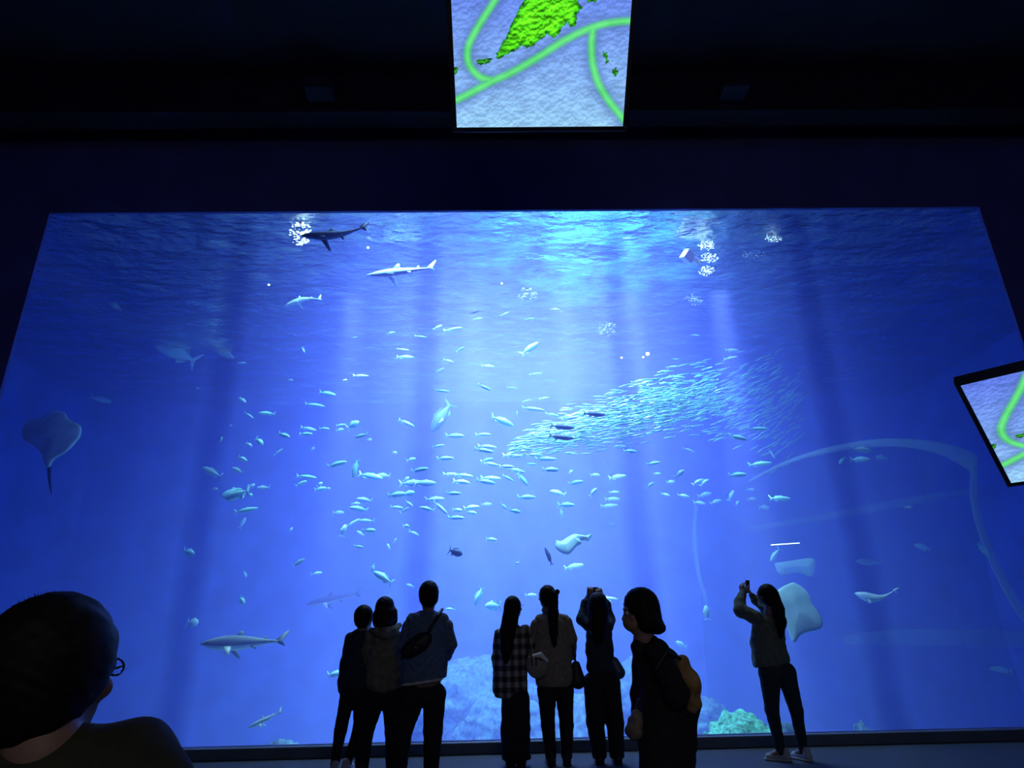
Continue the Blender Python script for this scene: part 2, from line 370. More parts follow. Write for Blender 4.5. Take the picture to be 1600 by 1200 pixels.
def screen(fr, label, poles, side=False):
    c, r, u, n = fr
    root = bpy.data.objects.new('hanging_screen', None); C.objects.link(root)
    root.matrix_world = Matrix.Translation(c) @ Matrix((r, u, n)).transposed().to_4x4()
    tag(root, label, 'screen', 'hanging map screens')
    link('display', me_map, root)
    b = .045
    for nm, q in (('bezel', (-b, SW+b, -b, 0)), ('bezel', (-b, SW+b, SH, SH+b)), ('bezel', (-b, 0, 0, SH)), ('bezel', (SW, SW+b, 0, SH))):
        box(nm, q[0], q[1], q[2], q[3], -.10, .012, M_bezel, root, .004)
    box('casing', 0, SW, 0, SH, -.10, -.004, M_bezel, root, .0)
    box('mount_plate', SW*.35, SW*.65, SH*.3, SH*.8, -.16, -.10, M_steel, root, .01)
    for k in poles:
        pw = c+r*(SW*k)+u*(SH*.55)-n*.13
        inv = root.matrix_world.inverted()
        p0 = inv @ pw; p1 = inv @ (Vector((RX1, pw.y, pw.z)) if side else Vector((pw.x, pw.y, RZ)))
        d = (p1-p0).normalized(); s1 = d.cross(Vector((1, 0, 0))).normalized()*.03; s2 = d.cross(s1).normalized()*.03
        v = [p+s1*math.cos(a*math.pi/4)+s2*math.sin(a*math.pi/4) for p in (p0, p1) for a in range(8)]
        link('hanging_pole', new_mesh('hanging_pole', v, [(a, (a+1) % 8, 8+(a+1) % 8, 8+a) for a in range(8)]+[tuple(range(8))[::-1], tuple(range(8, 16))], M_steel), root)
    return root
screen(T, 'bright map screen hanging centrally overhead, green island above branching green lines', (.5,))
screen(screen_frame((5.197, 6.359, 2.645), .855, .868, 0), 'tilted map screen cut off by the right edge of the view', (.6,), True)
# ceiling beam and fittings over the window (barely lit)
bm_ = box('ceiling_beam', RX0+.5, RX1-.5, DY-.9, DY-.55, RZ-.75, RZ-.002, M_ceil, None, .01); tag(bm_, 'long dark beam across the ceiling above the aquarium window', 'beam')
for k, (x, lab) in enumerate(((-2.6, 'small black projector box on the ceiling beam, left of the central screen'), (.35, 'small black projector box on the ceiling beam, behind the central screen'), (3.6, 'small black projector box on the ceiling beam, right of the central screen'))):
    r_ = box('ceiling_projector', x-.2, x+.2, DY-1.25, DY-.9, RZ-.62, RZ-.4, M_ceil, None, .03); tag(r_, lab, 'projector', 'dark projector boxes on the beam')

# ------------------------------------------------------------------ tank life
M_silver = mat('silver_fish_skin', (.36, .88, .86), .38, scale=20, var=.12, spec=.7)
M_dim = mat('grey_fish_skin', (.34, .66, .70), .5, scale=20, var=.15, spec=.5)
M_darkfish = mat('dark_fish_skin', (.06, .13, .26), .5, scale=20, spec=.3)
M_fin = mat('fish_fin', (.55, .85, .85), .5)
M_sard = mat('sardine_skin', (.15, .50, .44), .35, scale=30, var=.3, spec=.8)
def fish_body(nr=9, ns=8, bend=.0, h=.5, w=.3):
    v = []; f = []
    prof = [(.5, .02), (.46, .30), (.38, .62), (.24, .92), (.08, 1.0), (-.08, .86), (-.22, .56), (-.34, .26), (-.40, .14)]
    for x, r in prof:
        for k in range(ns):
            a = 2*math.pi*k/ns
            v.append((x, math.cos(a)*r*w, math.sin(a)*r*h+bend*(.25-x*x)*4))
    for i in range(len(prof)-1):
        for k in range(ns):
            a = i*ns+k; b = i*ns+(k+1) % ns; f.append((a, b, b+ns, a+ns))
    f.append(tuple(range(ns))[::-1]); f.append(tuple((len(prof)-1)*ns+k for k in range(ns)))
    return v, f
def plate(pts, t):
    """thin solid from a side outline in x-z"""
    n = len(pts); v = [(x, -t, z) for x, z in pts]+[(x, t, z) for x, z in pts]
    return v, [tuple(range(n)), tuple(range(n, 2*n))[::-1]]+[(i, n+i, n+(i+1) % n, (i+1) % n) for i in range(n)]
fb = fish_body()
TAILP = [(-.38, .12), (-.5, .62), (-.53, .66), (-.45, 0), (-.53, -.66), (-.5, -.62), (-.38, -.12)]
DORSP = [(.15, .46), (.06, .66), (-.02, .56), (-.2, .48), (-.3, .25), (-.1, .4)]
ANALP = [(-.1, -.4), (-.16, -.62), (-.24, -.48), (-.32, -.24)]
PECP = [(.2, -.12), (.05, -.34), (.02, -.1)]
fm = {}
for nm, mm in (('silver', M_silver), ('grey', M_dim), ('dark', M_darkfish)):
    fm[nm] = (new_mesh('fish_body', fb[0], fb[1], mm), new_mesh('tail_fin', *plate(TAILP, .012), mm), new_mesh('dorsal_fin', *plate(DORSP, .02), mm), new_mesh('anal_fin', *plate(ANALP, .02), mm))
    v, f = join_parts([fb, plate(TAILP, .012), plate(DORSP, .02)]); fm[nm+'_small'] = new_mesh('small_fish', v, f, mm)
def place_fish(o, px, py, L, ang, fat, y, yawj=0, bank=0):
    p = at(px, py, y); depth = (p-CP).dot(CF); l = L*depth/F
    flip = 90 < ang % 360 < 270
    a = math.radians(ang if not flip else 180-ang)
    yw = (math.pi if flip else 0)+math.radians(yawj)
    l /= max(.5, math.cos(math.radians(yawj)))
    o.matrix_world = Matrix.Translation(p) @ Matrix.Rotation(yw, 4, 'Z') @ Matrix.Rotation(-a, 4, 'Y') @ Matrix.Rotation(math.radians(bank), 4, 'X') @ Matrix.Diagonal((l, l*fat*1.15, l*fat, 1))
FISH = (
'309,607,8,180,0.5,2;379,625,17,-35,0.32,1;389,649,18,-35,0.2,0;417,646,24,180,0.24,0;454,594,9,-10,0.35,1;539,594,7,0,0.4,1;564,587,25,-3,0.16,1;512,6'
'15,27,-12,0.24,0;492,633,33,-10,0.16,0;507,670,15,0,0.28,0;533,664,15,8,0.26,0;531,672,13,5,0.4,1;552,664,21,30,0.55,0;564,681,22,190,0.26,0;577,687,9'
',0,0.5,2;482,670,28,-15,0.2,1;478,678,23,-5,0.25,0;444,680,23,-22,0.28,0;405,690,17,-40,0.5,0;389,695,11,-30,0.5,1;360,665,6,0,0.6,2;345,687,10,70,0.5'
',1;435,706,17,40,0.2,0;379,717,15,-25,0.4,0;331,738,37,155,0.3,1;371,735,20,155,0.35,1;489,701,7,60,0.6,2;527,725,31,14,0.24,0;555,732,30,-98,0.25,0;5'
'79,744,40,-12,0.26,0;599,743,20,180,0.35,2;479,745,35,-9,0.17,0;471,755,18,28,0.28,0;501,764,17,14,0.35,0;500,757,10,40,0.6,1;513,763,7,0,0.6,2;370,77'
'3,40,196,0.36,0;393,760,13,30,0.55,1;411,762,21,180,0.28,1;391,773,9,-20,0.5,0;336,764,10,0,0.5,2;385,797,37,9,0.2,0;379,817,18,62,0.35,2;569,781,26,1'
'70,0.26,1;556,787,14,0,0.35,1;560,795,28,174,0.26,0;529,801,18,0,0.35,2;552,816,22,32,0.16,1;572,814,28,176,0.22,1;537,829,19,78,0.4,1;577,829,20,2,0.'
'32,0;563,833,13,150,0.3,2;560,854,17,-10,0.22,0;467,879,22,25,0.3,1;455,827,7,60,0.6,2;607,854,11,120,0.4,2;617,845,9,60,0.35,1;495,896,17,10,0.3,1;69'
'1,611,26,-13,0.14,0;757,605,23,-25,0.2,0;837,584,20,-1,0.1,0;800,606,16,0,0.13,0;823,626,14,12,0.18,0;850,622,16,15,0.18,0;635,661,29,-26,0.2,0;785,65'
'8,38,-22,0.28,0;833,639,36,-14,0.13,0;863,648,22,-8,0.18,1;892,653,30,4,0.14,0;929,647,35,-10,0.22,3;879,667,38,-8,0.24,3;877,683,40,-12,0.22,3;841,68'
'3,27,-5,0.15,0;808,645,7,90,0.3,0;711,681,30,-7,0.22,0;755,679,25,-3,0.2,0;685,697,19,12,0.2,0;761,698,30,-10,0.2,0;757,704,31,-10,0.2,0;696,716,27,0,'
'0.22,0;761,719,20,10,0.3,0;767,725,24,-12,0.24,1;801,712,31,-3,0.22,0;792,729,24,-4,0.26,0;807,735,30,-13,0.2,1;835,711,27,2,0.22,0;830,725,20,-1,0.16'
',0;853,717,33,-5,0.2,0;861,734,27,1,0.28,0;985,705,22,-5,0.32,0;656,734,28,5,0.24,0;705,741,25,-2,0.2,1;725,743,30,-8,0.2,0;721,753,27,-10,0.28,0;767,'
'747,33,-6,0.2,1;760,753,30,-8,0.24,0;794,747,20,-30,0.24,0;817,749,28,-52,0.24,0;900,754,23,8,0.28,0;644,755,40,2,0.26,1;664,755,35,0,0.3,1;635,749,11'
',40,0.6,1;621,773,29,6,0.3,0;639,771,19,10,0.48,0;709,771,24,-3,0.24,0;823,777,29,-2,0.26,0;871,770,25,162,0.28,1;927,769,17,48,0.34,1;885,789,27,-5,0'
'.3,0;877,801,14,-82,0.32,1;639,787,17,-38,0.3,1;620,793,20,-5,0.26,0;633,797,17,32,0.3,1;667,795,23,170,0.24,0;680,780,30,5,0.24,1;688,793,33,-42,0.18'
',1;715,797,17,-8,0.32,0;737,793,25,6,0.3,1;737,801,17,-10,0.3,0;713,809,27,-4,0.24,0;787,791,15,-45,0.32,0;805,799,18,-8,0.36,0;760,788,17,0,0.3,2;768'
',843,18,-8,0.34,0;635,822,10,0,0.55,0;647,833,17,-22,0.26,2;965,745,27,5,0.26,2;960,769,17,4,0.26,2;957,780,25,2,0.24,2;952,790,27,0,0.2,2;957,820,11,'
'-32,0.35,1;892,737,8,40,0.5,2;617,707,7,0,0.6,2;643,718,15,16,0.36,0;712,863,23,-20,0.5,3;857,869,29,110,0.2,3;897,885,30,8,0.25,2;828,544,35,38,0.24,'
'0;684,511,16,32,0.22,0;708,514,30,4,0.1,0;611,520,14,10,0.2,1;658,526,18,0,0.16,0;554,527,10,0,0.2,1;474,547,10,-62,0.3,1;630,546,18,0,0.1,1;633,558,2'
'9,-8,0.22,1;719,546,14,26,0.26,0;701,564,16,-13,0.22,0;688,578,14,30,0.2,0;762,572,21,-10,0.2,1;747,498,14,16,0.18,0;742,488,16,5,0.16,3;789,490,15,26'
',0.12,1;828,498,16,-3,0.14,0;867,483,13,-3,0.16,1;981,372,12,0,0.16,0;1144,547,25,6,0.2,1;1142,559,25,14,0.12,1;1178,547,16,2,0.2,2;1055,561,12,0,0.12'
',0;1050,573,20,12,0.12,1;1105,576,19,22,0.14,1;999,595,25,2,0.14,1;1059,589,25,-6,0.12,0;1037,599,12,0,0.4,0;1087,524,16,0,0.14,1;1251,544,16,45,0.3,2'
';1224,508,13,25,0.25,2;1185,670,37,3,0.12,0;1154,684,33,-8,0.24,0;1076,703,19,-25,0.2,1;1021,724,21,5,0.26,0;1188,725,34,1,0.22,0;1153,742,30,3,0.26,0'
';1206,709,17,-58,0.25,1;1219,779,33,-3,0.28,0;1062,740,20,35,0.36,1;1090,753,17,25,0.34,1;1101,754,17,35,0.3,1;1016,758,14,32,0.36,1;1048,753,14,5,0.4'
',2;1040,773,14,-20,0.28,1;1068,775,18,-16,0.3,1;1101,773,26,14,0.25,2;1143,774,19,60,0.35,2;1093,786,21,-5,0.3,2;1119,784,21,18,0.3,2;1175,780,16,4,0.'
'35,2;1194,793,19,0,0.4,2;1173,765,12,0,0.35,2;1027,740,12,5,0.35,2;1152,786,10,50,0.4,2;1347,703,34,-3,0.26,1;1344,718,29,-3,0.28,1;1316,720,16,225,0.'
'4,1;1377,715,19,170,0.4,2;1211,867,25,230,0.32,1;1537,859,24,-60,0.45,2;295,863,22,-15,0.45,0;378,938,14,-50,0.6,0;301,973,21,0,0.62,1;383,897,11,-60,'
'0.4,2;525,1053,28,5,0.34,1;748,932,30,250,0.35,1;770,947,25,180,0.5,0;830,930,19,0,0.3,1;1104,957,20,90,0.45,1;1064,1007,18,150,0.4,1;598,902,36,150,0'
'.3,0;583,887,13,260,0.45,1;641,915,14,160,0.3,2;704,952,15,175,0.3,1;808,880,9,10,0.4,1;180,478,24,150,0.3,1;158,624,34,-15,0.25,2;1564,1047,30,170,0.'
'3,2;1420,793,16,0,0.3,1;1441,855,26,160,0.35,2;325,338,16,-15,0.25,1;327,395,18,5,0.25,1;378,567,14,0,0.25,1;1096,752,20,15,0.3,2;930,742,16,5,0.3,2'
)

fish = [tuple(float(q) for q in e.split(',')) for e in ''.join(FISH).split(';')]
COLS = ((0, 420, 'at the far left'), (420, 560, 'left of the heads of the trio'), (560, 690, 'in the column above the left trio'), (690, 800, 'between the trio and the plaid-shirt visitor'), (800, 930, 'above the two arm-in-arm visitors'), (930, 1090, 'above the bending visitor'), (1090, 1290, 'above the visitor in olive'), (1290, 1700, 'in front of the tunnel'))
ROWS = ((0, 505, 'just under the surface'), (505, 620, 'high up'), (620, 705, 'level with the sardine school'), (705, 770, 'just below the sardine school'), (770, 850, 'low down'), (850, 1200, 'near head height'))
def cell(x, y):
    c = next(i for i, q in enumerate(COLS) if q[0] <= x < q[1]); r = next(i for i, q in enumerate(ROWS) if q[0] <= y < q[1])
    return c, r
ORD = ('first', 'second', 'third', 'fourth', 'fifth', 'sixth', 'seventh', 'eighth', 'ninth', 'tenth', 'eleventh', 'twelfth', 'thirteenth', 'fourteenth')
cells = {}
for i, e in enumerate(fish): cells.setdefault((cell(e[0], e[1]), e[5] == 3, e[5] == 2), []).append(i)
SHORT = ('far left', 'left of the trio', 'above the trio', 'right of the trio', 'above the arm-in-arm pair', 'above the bending visitor', 'above the olive jacket', 'before the tunnel')
SHORTR = ('under the surface', 'high up', 'at school height', 'below school height', 'low down', 'at head height')
for i, (px, py, L_, ang, fat, d) in enumerate(fish):
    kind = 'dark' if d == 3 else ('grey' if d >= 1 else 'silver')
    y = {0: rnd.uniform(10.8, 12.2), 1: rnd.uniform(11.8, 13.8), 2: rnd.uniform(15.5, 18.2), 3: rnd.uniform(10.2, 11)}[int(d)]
    grp = cells[(cell(px, py), d == 3, d == 2)]; grp = sorted(grp, key=lambda k: fish[k][0]); n = grp.index(i)
    c, r = cell(px, py)
    adj = 'dark' if d == 3 else ('faint distant' if d == 2 else 'silver')
    if len(grp) == 1: lab = '%s fish %s, %s, the only one there' % (adj, SHORTR[r], SHORT[c])
    elif n == 0: lab = '%s fish %s, %s, the leftmost there' % (adj, SHORTR[r], SHORT[c])
    elif n == len(grp)-1: lab = '%s fish %s, %s, the rightmost there' % (adj, SHORTR[r], SHORT[c])
    else: lab = '%s fish %s, %s, %s from left' % (adj, SHORTR[r], SHORT[c], ORD[n])
    yj = rnd.uniform(-22, 22)
    if L_ >= 22:
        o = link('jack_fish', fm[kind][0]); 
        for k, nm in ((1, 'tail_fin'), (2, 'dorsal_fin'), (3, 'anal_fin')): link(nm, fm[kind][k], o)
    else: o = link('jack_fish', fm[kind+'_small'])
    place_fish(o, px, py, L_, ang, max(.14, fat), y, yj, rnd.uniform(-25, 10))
    tag(o, lab, 'fish', 'jack fish scattered through the tank')
M_grouper = mat('blue_grey_grouper_skin', (.10, .22, .36), .6, scale=7, var=.4)
fm['grouper'] = (new_mesh('fish_body', fb[0], fb[1], M_grouper), new_mesh('tail_fin', *plate(TAILP, .012), M_grouper), new_mesh('dorsal_fin', *plate(DORSP, .02), M_grouper), new_mesh('anal_fin', *plate(ANALP, .02), M_grouper))
def big_fish(px, py, L_, ang, fat, y, lab, kind='grey'):
    o = link('large_fish', fm[kind][0])
    for k, nm in ((1, 'tail_fin'), (2, 'dorsal_fin'), (3, 'anal_fin')): link(nm, fm[kind][k], o)
    link('pectoral_fin', new_mesh('pectoral_fin', *plate(PECP, .33), M_fin), o)
    place_fish(o, px, py, L_, ang, fat, y, 15, 0); o.scale.y *= .7; tag(o, lab, 'fish')
big_fish(273, 549, 72, 156, .34, 15.5, 'large pale fish drifting at the upper left beneath the faint ray')
big_fish(689, 652, 56, 238, .32, 13.5, 'large grey grouper diving head down just right of the second window joint', 'grouper')
big_fish(368, 772, 40, 190, .42, 11.4, 'plump bright fish facing left in the left part of the tank', 'silver')

# sardine school
SB = [(800, 702, 10), (850, 682, 24), (900, 669, 31), (950, 657, 37), (1000, 643, 40), (1050, 630, 42), (1100, 622, 44), (1150, 626, 58), (1200, 640, 74), (1250, 640, 72)]
sard_v, sard_f = join_parts([fish_body(ns=5), plate([(-.38, .1), (-.52, .6), (-.46, 0), (-.52, -.6), (-.38, -.1)], .02)])
me_s = new_mesh('sardine', sard_v, sard_f, M_sard)
sv0 = np.array(sard_v); NS = 1500; rest_v = []; rest_f = []; cands = []
while len(cands) < NS:
    x = rnd.uniform(800, 1253)
    if x < 1130 or rnd.random() < .62:
        i = min(len(SB)-2, int((x-800)/50)); t = (x-SB[i][0])/50
        c = SB[i][1]*(1-t)+SB[i+1][1]*t; h = SB[i][2]*(1-t)+SB[i+1][2]*t
        u = rnd.gauss(0, .56)
        if abs(u) > 1.35 or (x < 880 and rnd.random() < .35): continue
        y = c+h*u; q = max(0, (x-1060)/190)
        ang = 7+30*min(1, q)+rnd.gauss(0, 6); yy = 11.3+1.2*(rnd.random())+4.6*min(1, q)
        cands.append((x, y, rnd.uniform(15, 21)*(1-.15*min(1, q)), ang+180, rnd.uniform(.11, .16), yy, rnd.uniform(-15, 15)))
cands.sort(key=lambda c: c[5])
for i, c in enumerate(cands):
    if i < 300:
        o = link('sardine', me_s); place_fish(o, *c[:6], c[6], 0)
        tag(o, 'small glittering turquoise sardine in the dense school right of centre', 'fish', 'sardines in the dense school')
    else:
        o = bpy.data.objects.new('t', None); place_fish(o, *c[:6], c[6], 0); M = np.array(o.matrix_world); bpy.data.objects.remove(o)
        rest_v.append(sv0@M[:3, :3].T+M[:3, 3]); n0 = (len(rest_v)-1)*len(sv0); rest_f += [tuple(k+n0 for k in q) for q in sard_f]
o = link('sardine_school', new_mesh('sardine_school', np.concatenate(rest_v), rest_f, M_sard))
tag(o, 'deeper mass of the turquoise sardine school behind its nearest fish', 'fish', kind='stuff')

# sharks
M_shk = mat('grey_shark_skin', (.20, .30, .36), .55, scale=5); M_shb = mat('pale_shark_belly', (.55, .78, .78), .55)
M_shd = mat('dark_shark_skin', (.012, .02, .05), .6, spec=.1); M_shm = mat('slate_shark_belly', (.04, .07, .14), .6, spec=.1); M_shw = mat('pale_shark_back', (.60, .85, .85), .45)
SPROF = [(.5, .03, 0), (.47, .22, 0), (.42, .45, 0), (.34, .72, 0), (.22, .95, 0), (.1, 1, 0), (-.04, .86, 0), (-.16, .62, 0), (-.28, .38, 0), (-.38, .22, 0), (-.44, .16, 0)]
def shark(name, px, py, L_, ang, y, top, belly, lab, yaw=0, bank=0, bend=0, r=.085, cat='shark'):
    ns = 14; v = []; f = []; fi = []
    bz = lambda x: bend*(max(0, .1-x))**2*2.2
    for x, q, _ in SPROF:
        for k in range(ns):
            a = 2*math.pi*k/ns; v.append((x, math.cos(a)*q*r*.85, math.sin(a)*q*r+bz(x)))
    for i in range(len(SPROF)-1):
        for k in range(ns):
            a = i*ns+k; b = i*ns+(k+1) % ns; f.append((a, b, b+ns, a+ns)); fi.append(1 if math.sin(2*math.pi*(k+.5)/ns) < -.25 else 0)
    f += [tuple(range(ns))[::-1], tuple((len(SPROF)-1)*ns+k for k in range(ns))]; fi += [0, 0]
    me = new_mesh(name, v, f, top); me.materials.append(belly); me.polygons.foreach_set('material_index', fi)
    o = link(name, me)
    zt = bz(-.44)
    def fin(nm, pts, rot=0, loc=(0, 0, 0), m_=None):
        q, g = plate(pts, .006); c = link(nm, new_mesh(nm, q, g, m_ or top), o); c.location = loc; c.rotation_euler = (rot, 0, 0); return c
    fin('dorsal_fin', [(.10, .06), (.03, .135), (.0, .13), (-.01, .07)])
    fin('second_dorsal_fin', [(-.24, .03), (-.28, .065), (-.30, .03)], loc=(0, 0, bz(-.26)))
    t = fin('tail_fin', [(-.40, .015), (-.49, .09), (-.55, .125), (-.54, .085), (-.485, .0), (-.52, -.05), (-.50, -.055), (-.43, -.02)], loc=(0, 0, zt))
    for sd in (-1, 1):
        fin('pectoral_fin', [(.2, 0), (.10, -.19), (.06, -.20), (.10, -.02)], rot=sd*math.radians(52), loc=(0, sd*.04, -.03), m_=belly if sd > 0 else top)
        fin('pelvic_fin', [(-.10, 0), (-.16, -.06), (-.16, 0)], rot=sd*math.radians(40), loc=(0, sd*.02, -.03+bz(-.12)))
    for sd in (-1, 1):
        e = Field((-.02, -.02, -.02), (.02, .02, .02), .004); e.ell((0, 0, 0), (.009, .009, .009), 0)
        eo = field_obj('eye', [e], M_shd, o); eo.location = (.41, sd*.034, .012)
    place_fish(o, px, py, L_*.97, ang, 1, y, yaw, bank)
    s = o.matrix_world.to_scale().x; o.matrix_world = o.matrix_world @ Matrix.Diagonal((1, 1/1.15, 1, 1))
    return tag(o, lab, cat)
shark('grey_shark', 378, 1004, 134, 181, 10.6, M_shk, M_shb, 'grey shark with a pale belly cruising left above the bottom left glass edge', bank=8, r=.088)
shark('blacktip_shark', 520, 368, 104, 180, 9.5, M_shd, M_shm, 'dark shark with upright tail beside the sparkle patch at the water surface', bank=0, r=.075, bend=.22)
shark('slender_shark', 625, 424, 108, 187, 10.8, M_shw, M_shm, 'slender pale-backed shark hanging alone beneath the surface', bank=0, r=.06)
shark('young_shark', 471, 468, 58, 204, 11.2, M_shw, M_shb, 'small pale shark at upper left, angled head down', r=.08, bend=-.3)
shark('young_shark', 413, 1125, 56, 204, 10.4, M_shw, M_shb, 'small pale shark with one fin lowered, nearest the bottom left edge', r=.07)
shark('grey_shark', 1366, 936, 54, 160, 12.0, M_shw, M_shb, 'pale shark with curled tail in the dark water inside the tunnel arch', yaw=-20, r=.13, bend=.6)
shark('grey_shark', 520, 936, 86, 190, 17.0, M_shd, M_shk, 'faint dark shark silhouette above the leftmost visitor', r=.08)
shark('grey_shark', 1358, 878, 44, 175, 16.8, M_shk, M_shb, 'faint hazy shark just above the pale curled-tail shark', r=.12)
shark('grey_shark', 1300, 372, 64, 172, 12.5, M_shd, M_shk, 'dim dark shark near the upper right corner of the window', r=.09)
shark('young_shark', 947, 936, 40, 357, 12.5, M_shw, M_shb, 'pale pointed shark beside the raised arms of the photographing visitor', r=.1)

# rays: domed discs with real thickness, tail a part of its own
def ray(name, pts, sc, off, y, th, m_, lab, tail=None, tilt=None, tailcol=None):
    W_ = [at(off[0]+p[0]/sc, off[1]+p[1]/sc, y) for p in pts]
    cx = sum(p.x for p in W_)/len(W_); cz = sum(p.z for p in W_)/len(W_)
    P2 = [(p.x-cx, (p.z-cz)/(math.cos(tilt[0]) if tilt else 1)) for p in W_]
    P2 = smooth_line(P2+[P2[0]], 3)[:-1]
    xs = [p[0] for p in P2]; zs = [p[1] for p in P2]; res = max(max(xs)-min(xs), max(zs)-min(zs))/60
    fl = Field((min(xs)-3*res, -th*1.6, min(zs)-3*res), (max(xs)+3*res, th*1.6, max(zs)+3*res), res)
    sl, P = fl.sub(fl.lo, fl.lo+fl.n*fl.res)
    q = P[:, 0][..., [0, 2]]; dd = poly_dist(q, P2, True); s2 = np.where(inside(q, P2), -dd, dd)
    R_ = max(-s2.min(), 1e-3); T_ = th*np.sqrt(np.clip(-s2/R_, 0, 1))+.012
    fl.D = np.maximum(s2[:, None, :], np.abs(P[..., 1])-T_[:, None, :]).astype(np.float32)
    o = field_obj(name, [fl], m_)
    o.location = (cx, y, cz)
    if tilt: o.rotation_euler = tilt
    if tail:
        tp = [at(off[0]+p[0]/sc, off[1]+p[1]/sc, y+.02)-Vector((cx, y, cz)) for p in tail]
        n = len(tp); v = []; f = []
        for i, p in enumerate(tp):
            rr = .03*(1-i/(n-1))+.006
            for k in range(6): v.append((p.x+rr*math.cos(k*math.pi/3), p.y+rr*math.sin(k*math.pi/3), p.z))
        for i in range(n-1):
            for k in range(6): f.append((i*6+k, i*6+(k+1) % 6, i*6+6+(k+1) % 6, i*6+6+k))
        link('tail', new_mesh('tail', v, f, tailcol or m_), o)
    return tag(o, lab, 'ray')
M_ray = mat('pale_ray_skin', (.40, .62, .62), .6, scale=4, var=.2); M_ray2 = mat('white_ray_belly', (.36, .66, .74), .6, scale=4)
ray('stingray', [(460, 130), (540, 160), (600, 240), (730, 310), (745, 430), (690, 520), (600, 630), (490, 700), (450, 810), (390, 740), (330, 620), (220, 530), (130, 470), (95, 350), (160, 250), (280, 235), (380, 150)], 7.06, (20, 620), 10.6, .07, M_ray,
    'pale diamond stingray hanging tail down at the far left of the window', [(450, 790), (460, 880), (480, 980), (500, 1050), (515, 1120)], tilt=(-.2, 0, 0), tailcol=M_shd)
ray('stingray', [(575, 245), (680, 310), (760, 420), (780, 560), (830, 640), (860, 760), (850, 860), (740, 900), (560, 950), (440, 1060), (395, 900), (300, 640), (250, 520), (270, 430), (400, 320)], 8.57, (1180, 880), 10.2, .05, M_ray2,
    'large white-bellied ray directly behind the visitor in the olive jacket', tilt=(-.42, 0, 0))
ray('guitarfish', [(440, 360), (540, 400), (700, 300), (860, 215), (1000, 230), (1150, 260), (1290, 200), (1230, 330), (1190, 380), (1120, 340), (1000, 370), (1030, 440), (930, 480), (800, 620), (700, 710), (560, 670), (440, 580), (410, 480)], 15, (840, 820), 10.6, .06, M_ray2,
    'bright turquoise bottom-up ray with a thick forked tail above the ponytailed visitor', tilt=(-.6, 0, 0))
ray('eagle_ray', [(780, 590), (860, 540), (980, 520), (1040, 460), (1090, 500), (1105, 580), (1080, 680), (1130, 720), (1230, 830), (1140, 820), (1040, 760), (940, 720), (860, 680)], 4.615, (100, 380), 15.8, .1, M_ray,
    'faint eagle ray with one raised wing in the dark upper left water')
ray('stingray', [(200, 800), (300, 785), (400, 775), (410, 830), (390, 870), (320, 850), (230, 860)], 3.333, (1150, 640), 16.5, .1, M_ray,
    'faint flat ray just above the large white-bellied ray')

# reef boulders
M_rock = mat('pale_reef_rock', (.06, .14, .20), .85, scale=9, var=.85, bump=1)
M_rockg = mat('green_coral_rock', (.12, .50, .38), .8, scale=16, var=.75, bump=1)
def boulder(cx, cy, cz, rx, ry, rz, m_, lab, seed, sub=5, am=.28):
    bm = bmesh.new(); bmesh.ops.create_icosphere(bm, subdivisions=sub, radius=1)
    for v_ in bm.verts:
        n = v_.co.normalized(); d = 1+am*noise.noise(n*1.3+Vector((seed, 0, 0)))*.7+am*.45*noise.noise(n*4.5+Vector((seed, 5, 0)))+am*.4*abs(noise.noise(n*11+Vector((0, seed, 0))))+am*.2*noise.noise(n*25)
        v_.co = Vector((n.x*rx*d, n.y*ry*d, n.z*rz*d))
    me = bpy.data.meshes.new('boulder'); bm.to_mesh(me); bm.free(); me.materials.append(m_)
    me.polygons.foreach_set('use_smooth', [True]*len(me.polygons))
    o = link('boulder', me); o.location = (cx, cy, cz); return tag(o, lab, 'rock', 'reef rocks on the tank bed')
def rock_at(px, py, y, wpx, m_, lab, seed, ry=1.0):
    t = at(px, py, y); rx = wpx*(t-CP).dot(CF)/F/2; h = (t.z-TZ0)/2
    boulder(t.x, y, TZ0+h*.94, rx, ry, h*1.02, m_, lab, seed)
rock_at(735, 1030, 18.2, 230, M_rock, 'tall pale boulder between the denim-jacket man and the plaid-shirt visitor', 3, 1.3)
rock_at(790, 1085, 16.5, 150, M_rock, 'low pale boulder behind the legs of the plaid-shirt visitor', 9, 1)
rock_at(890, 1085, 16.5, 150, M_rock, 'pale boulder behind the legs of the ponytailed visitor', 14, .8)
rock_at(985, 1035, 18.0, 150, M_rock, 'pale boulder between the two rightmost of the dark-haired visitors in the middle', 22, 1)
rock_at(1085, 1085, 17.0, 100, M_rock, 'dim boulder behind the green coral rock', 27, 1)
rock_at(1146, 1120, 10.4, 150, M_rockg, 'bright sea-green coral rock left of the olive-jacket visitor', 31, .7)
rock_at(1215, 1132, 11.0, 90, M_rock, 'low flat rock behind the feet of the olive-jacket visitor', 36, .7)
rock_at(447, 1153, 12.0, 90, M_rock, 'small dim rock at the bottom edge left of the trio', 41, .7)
rock_at(1350, 1138, 11.5, 40, M_rock, 'tiny rock at the bottom edge below the curled-tail shark', 47, .5)

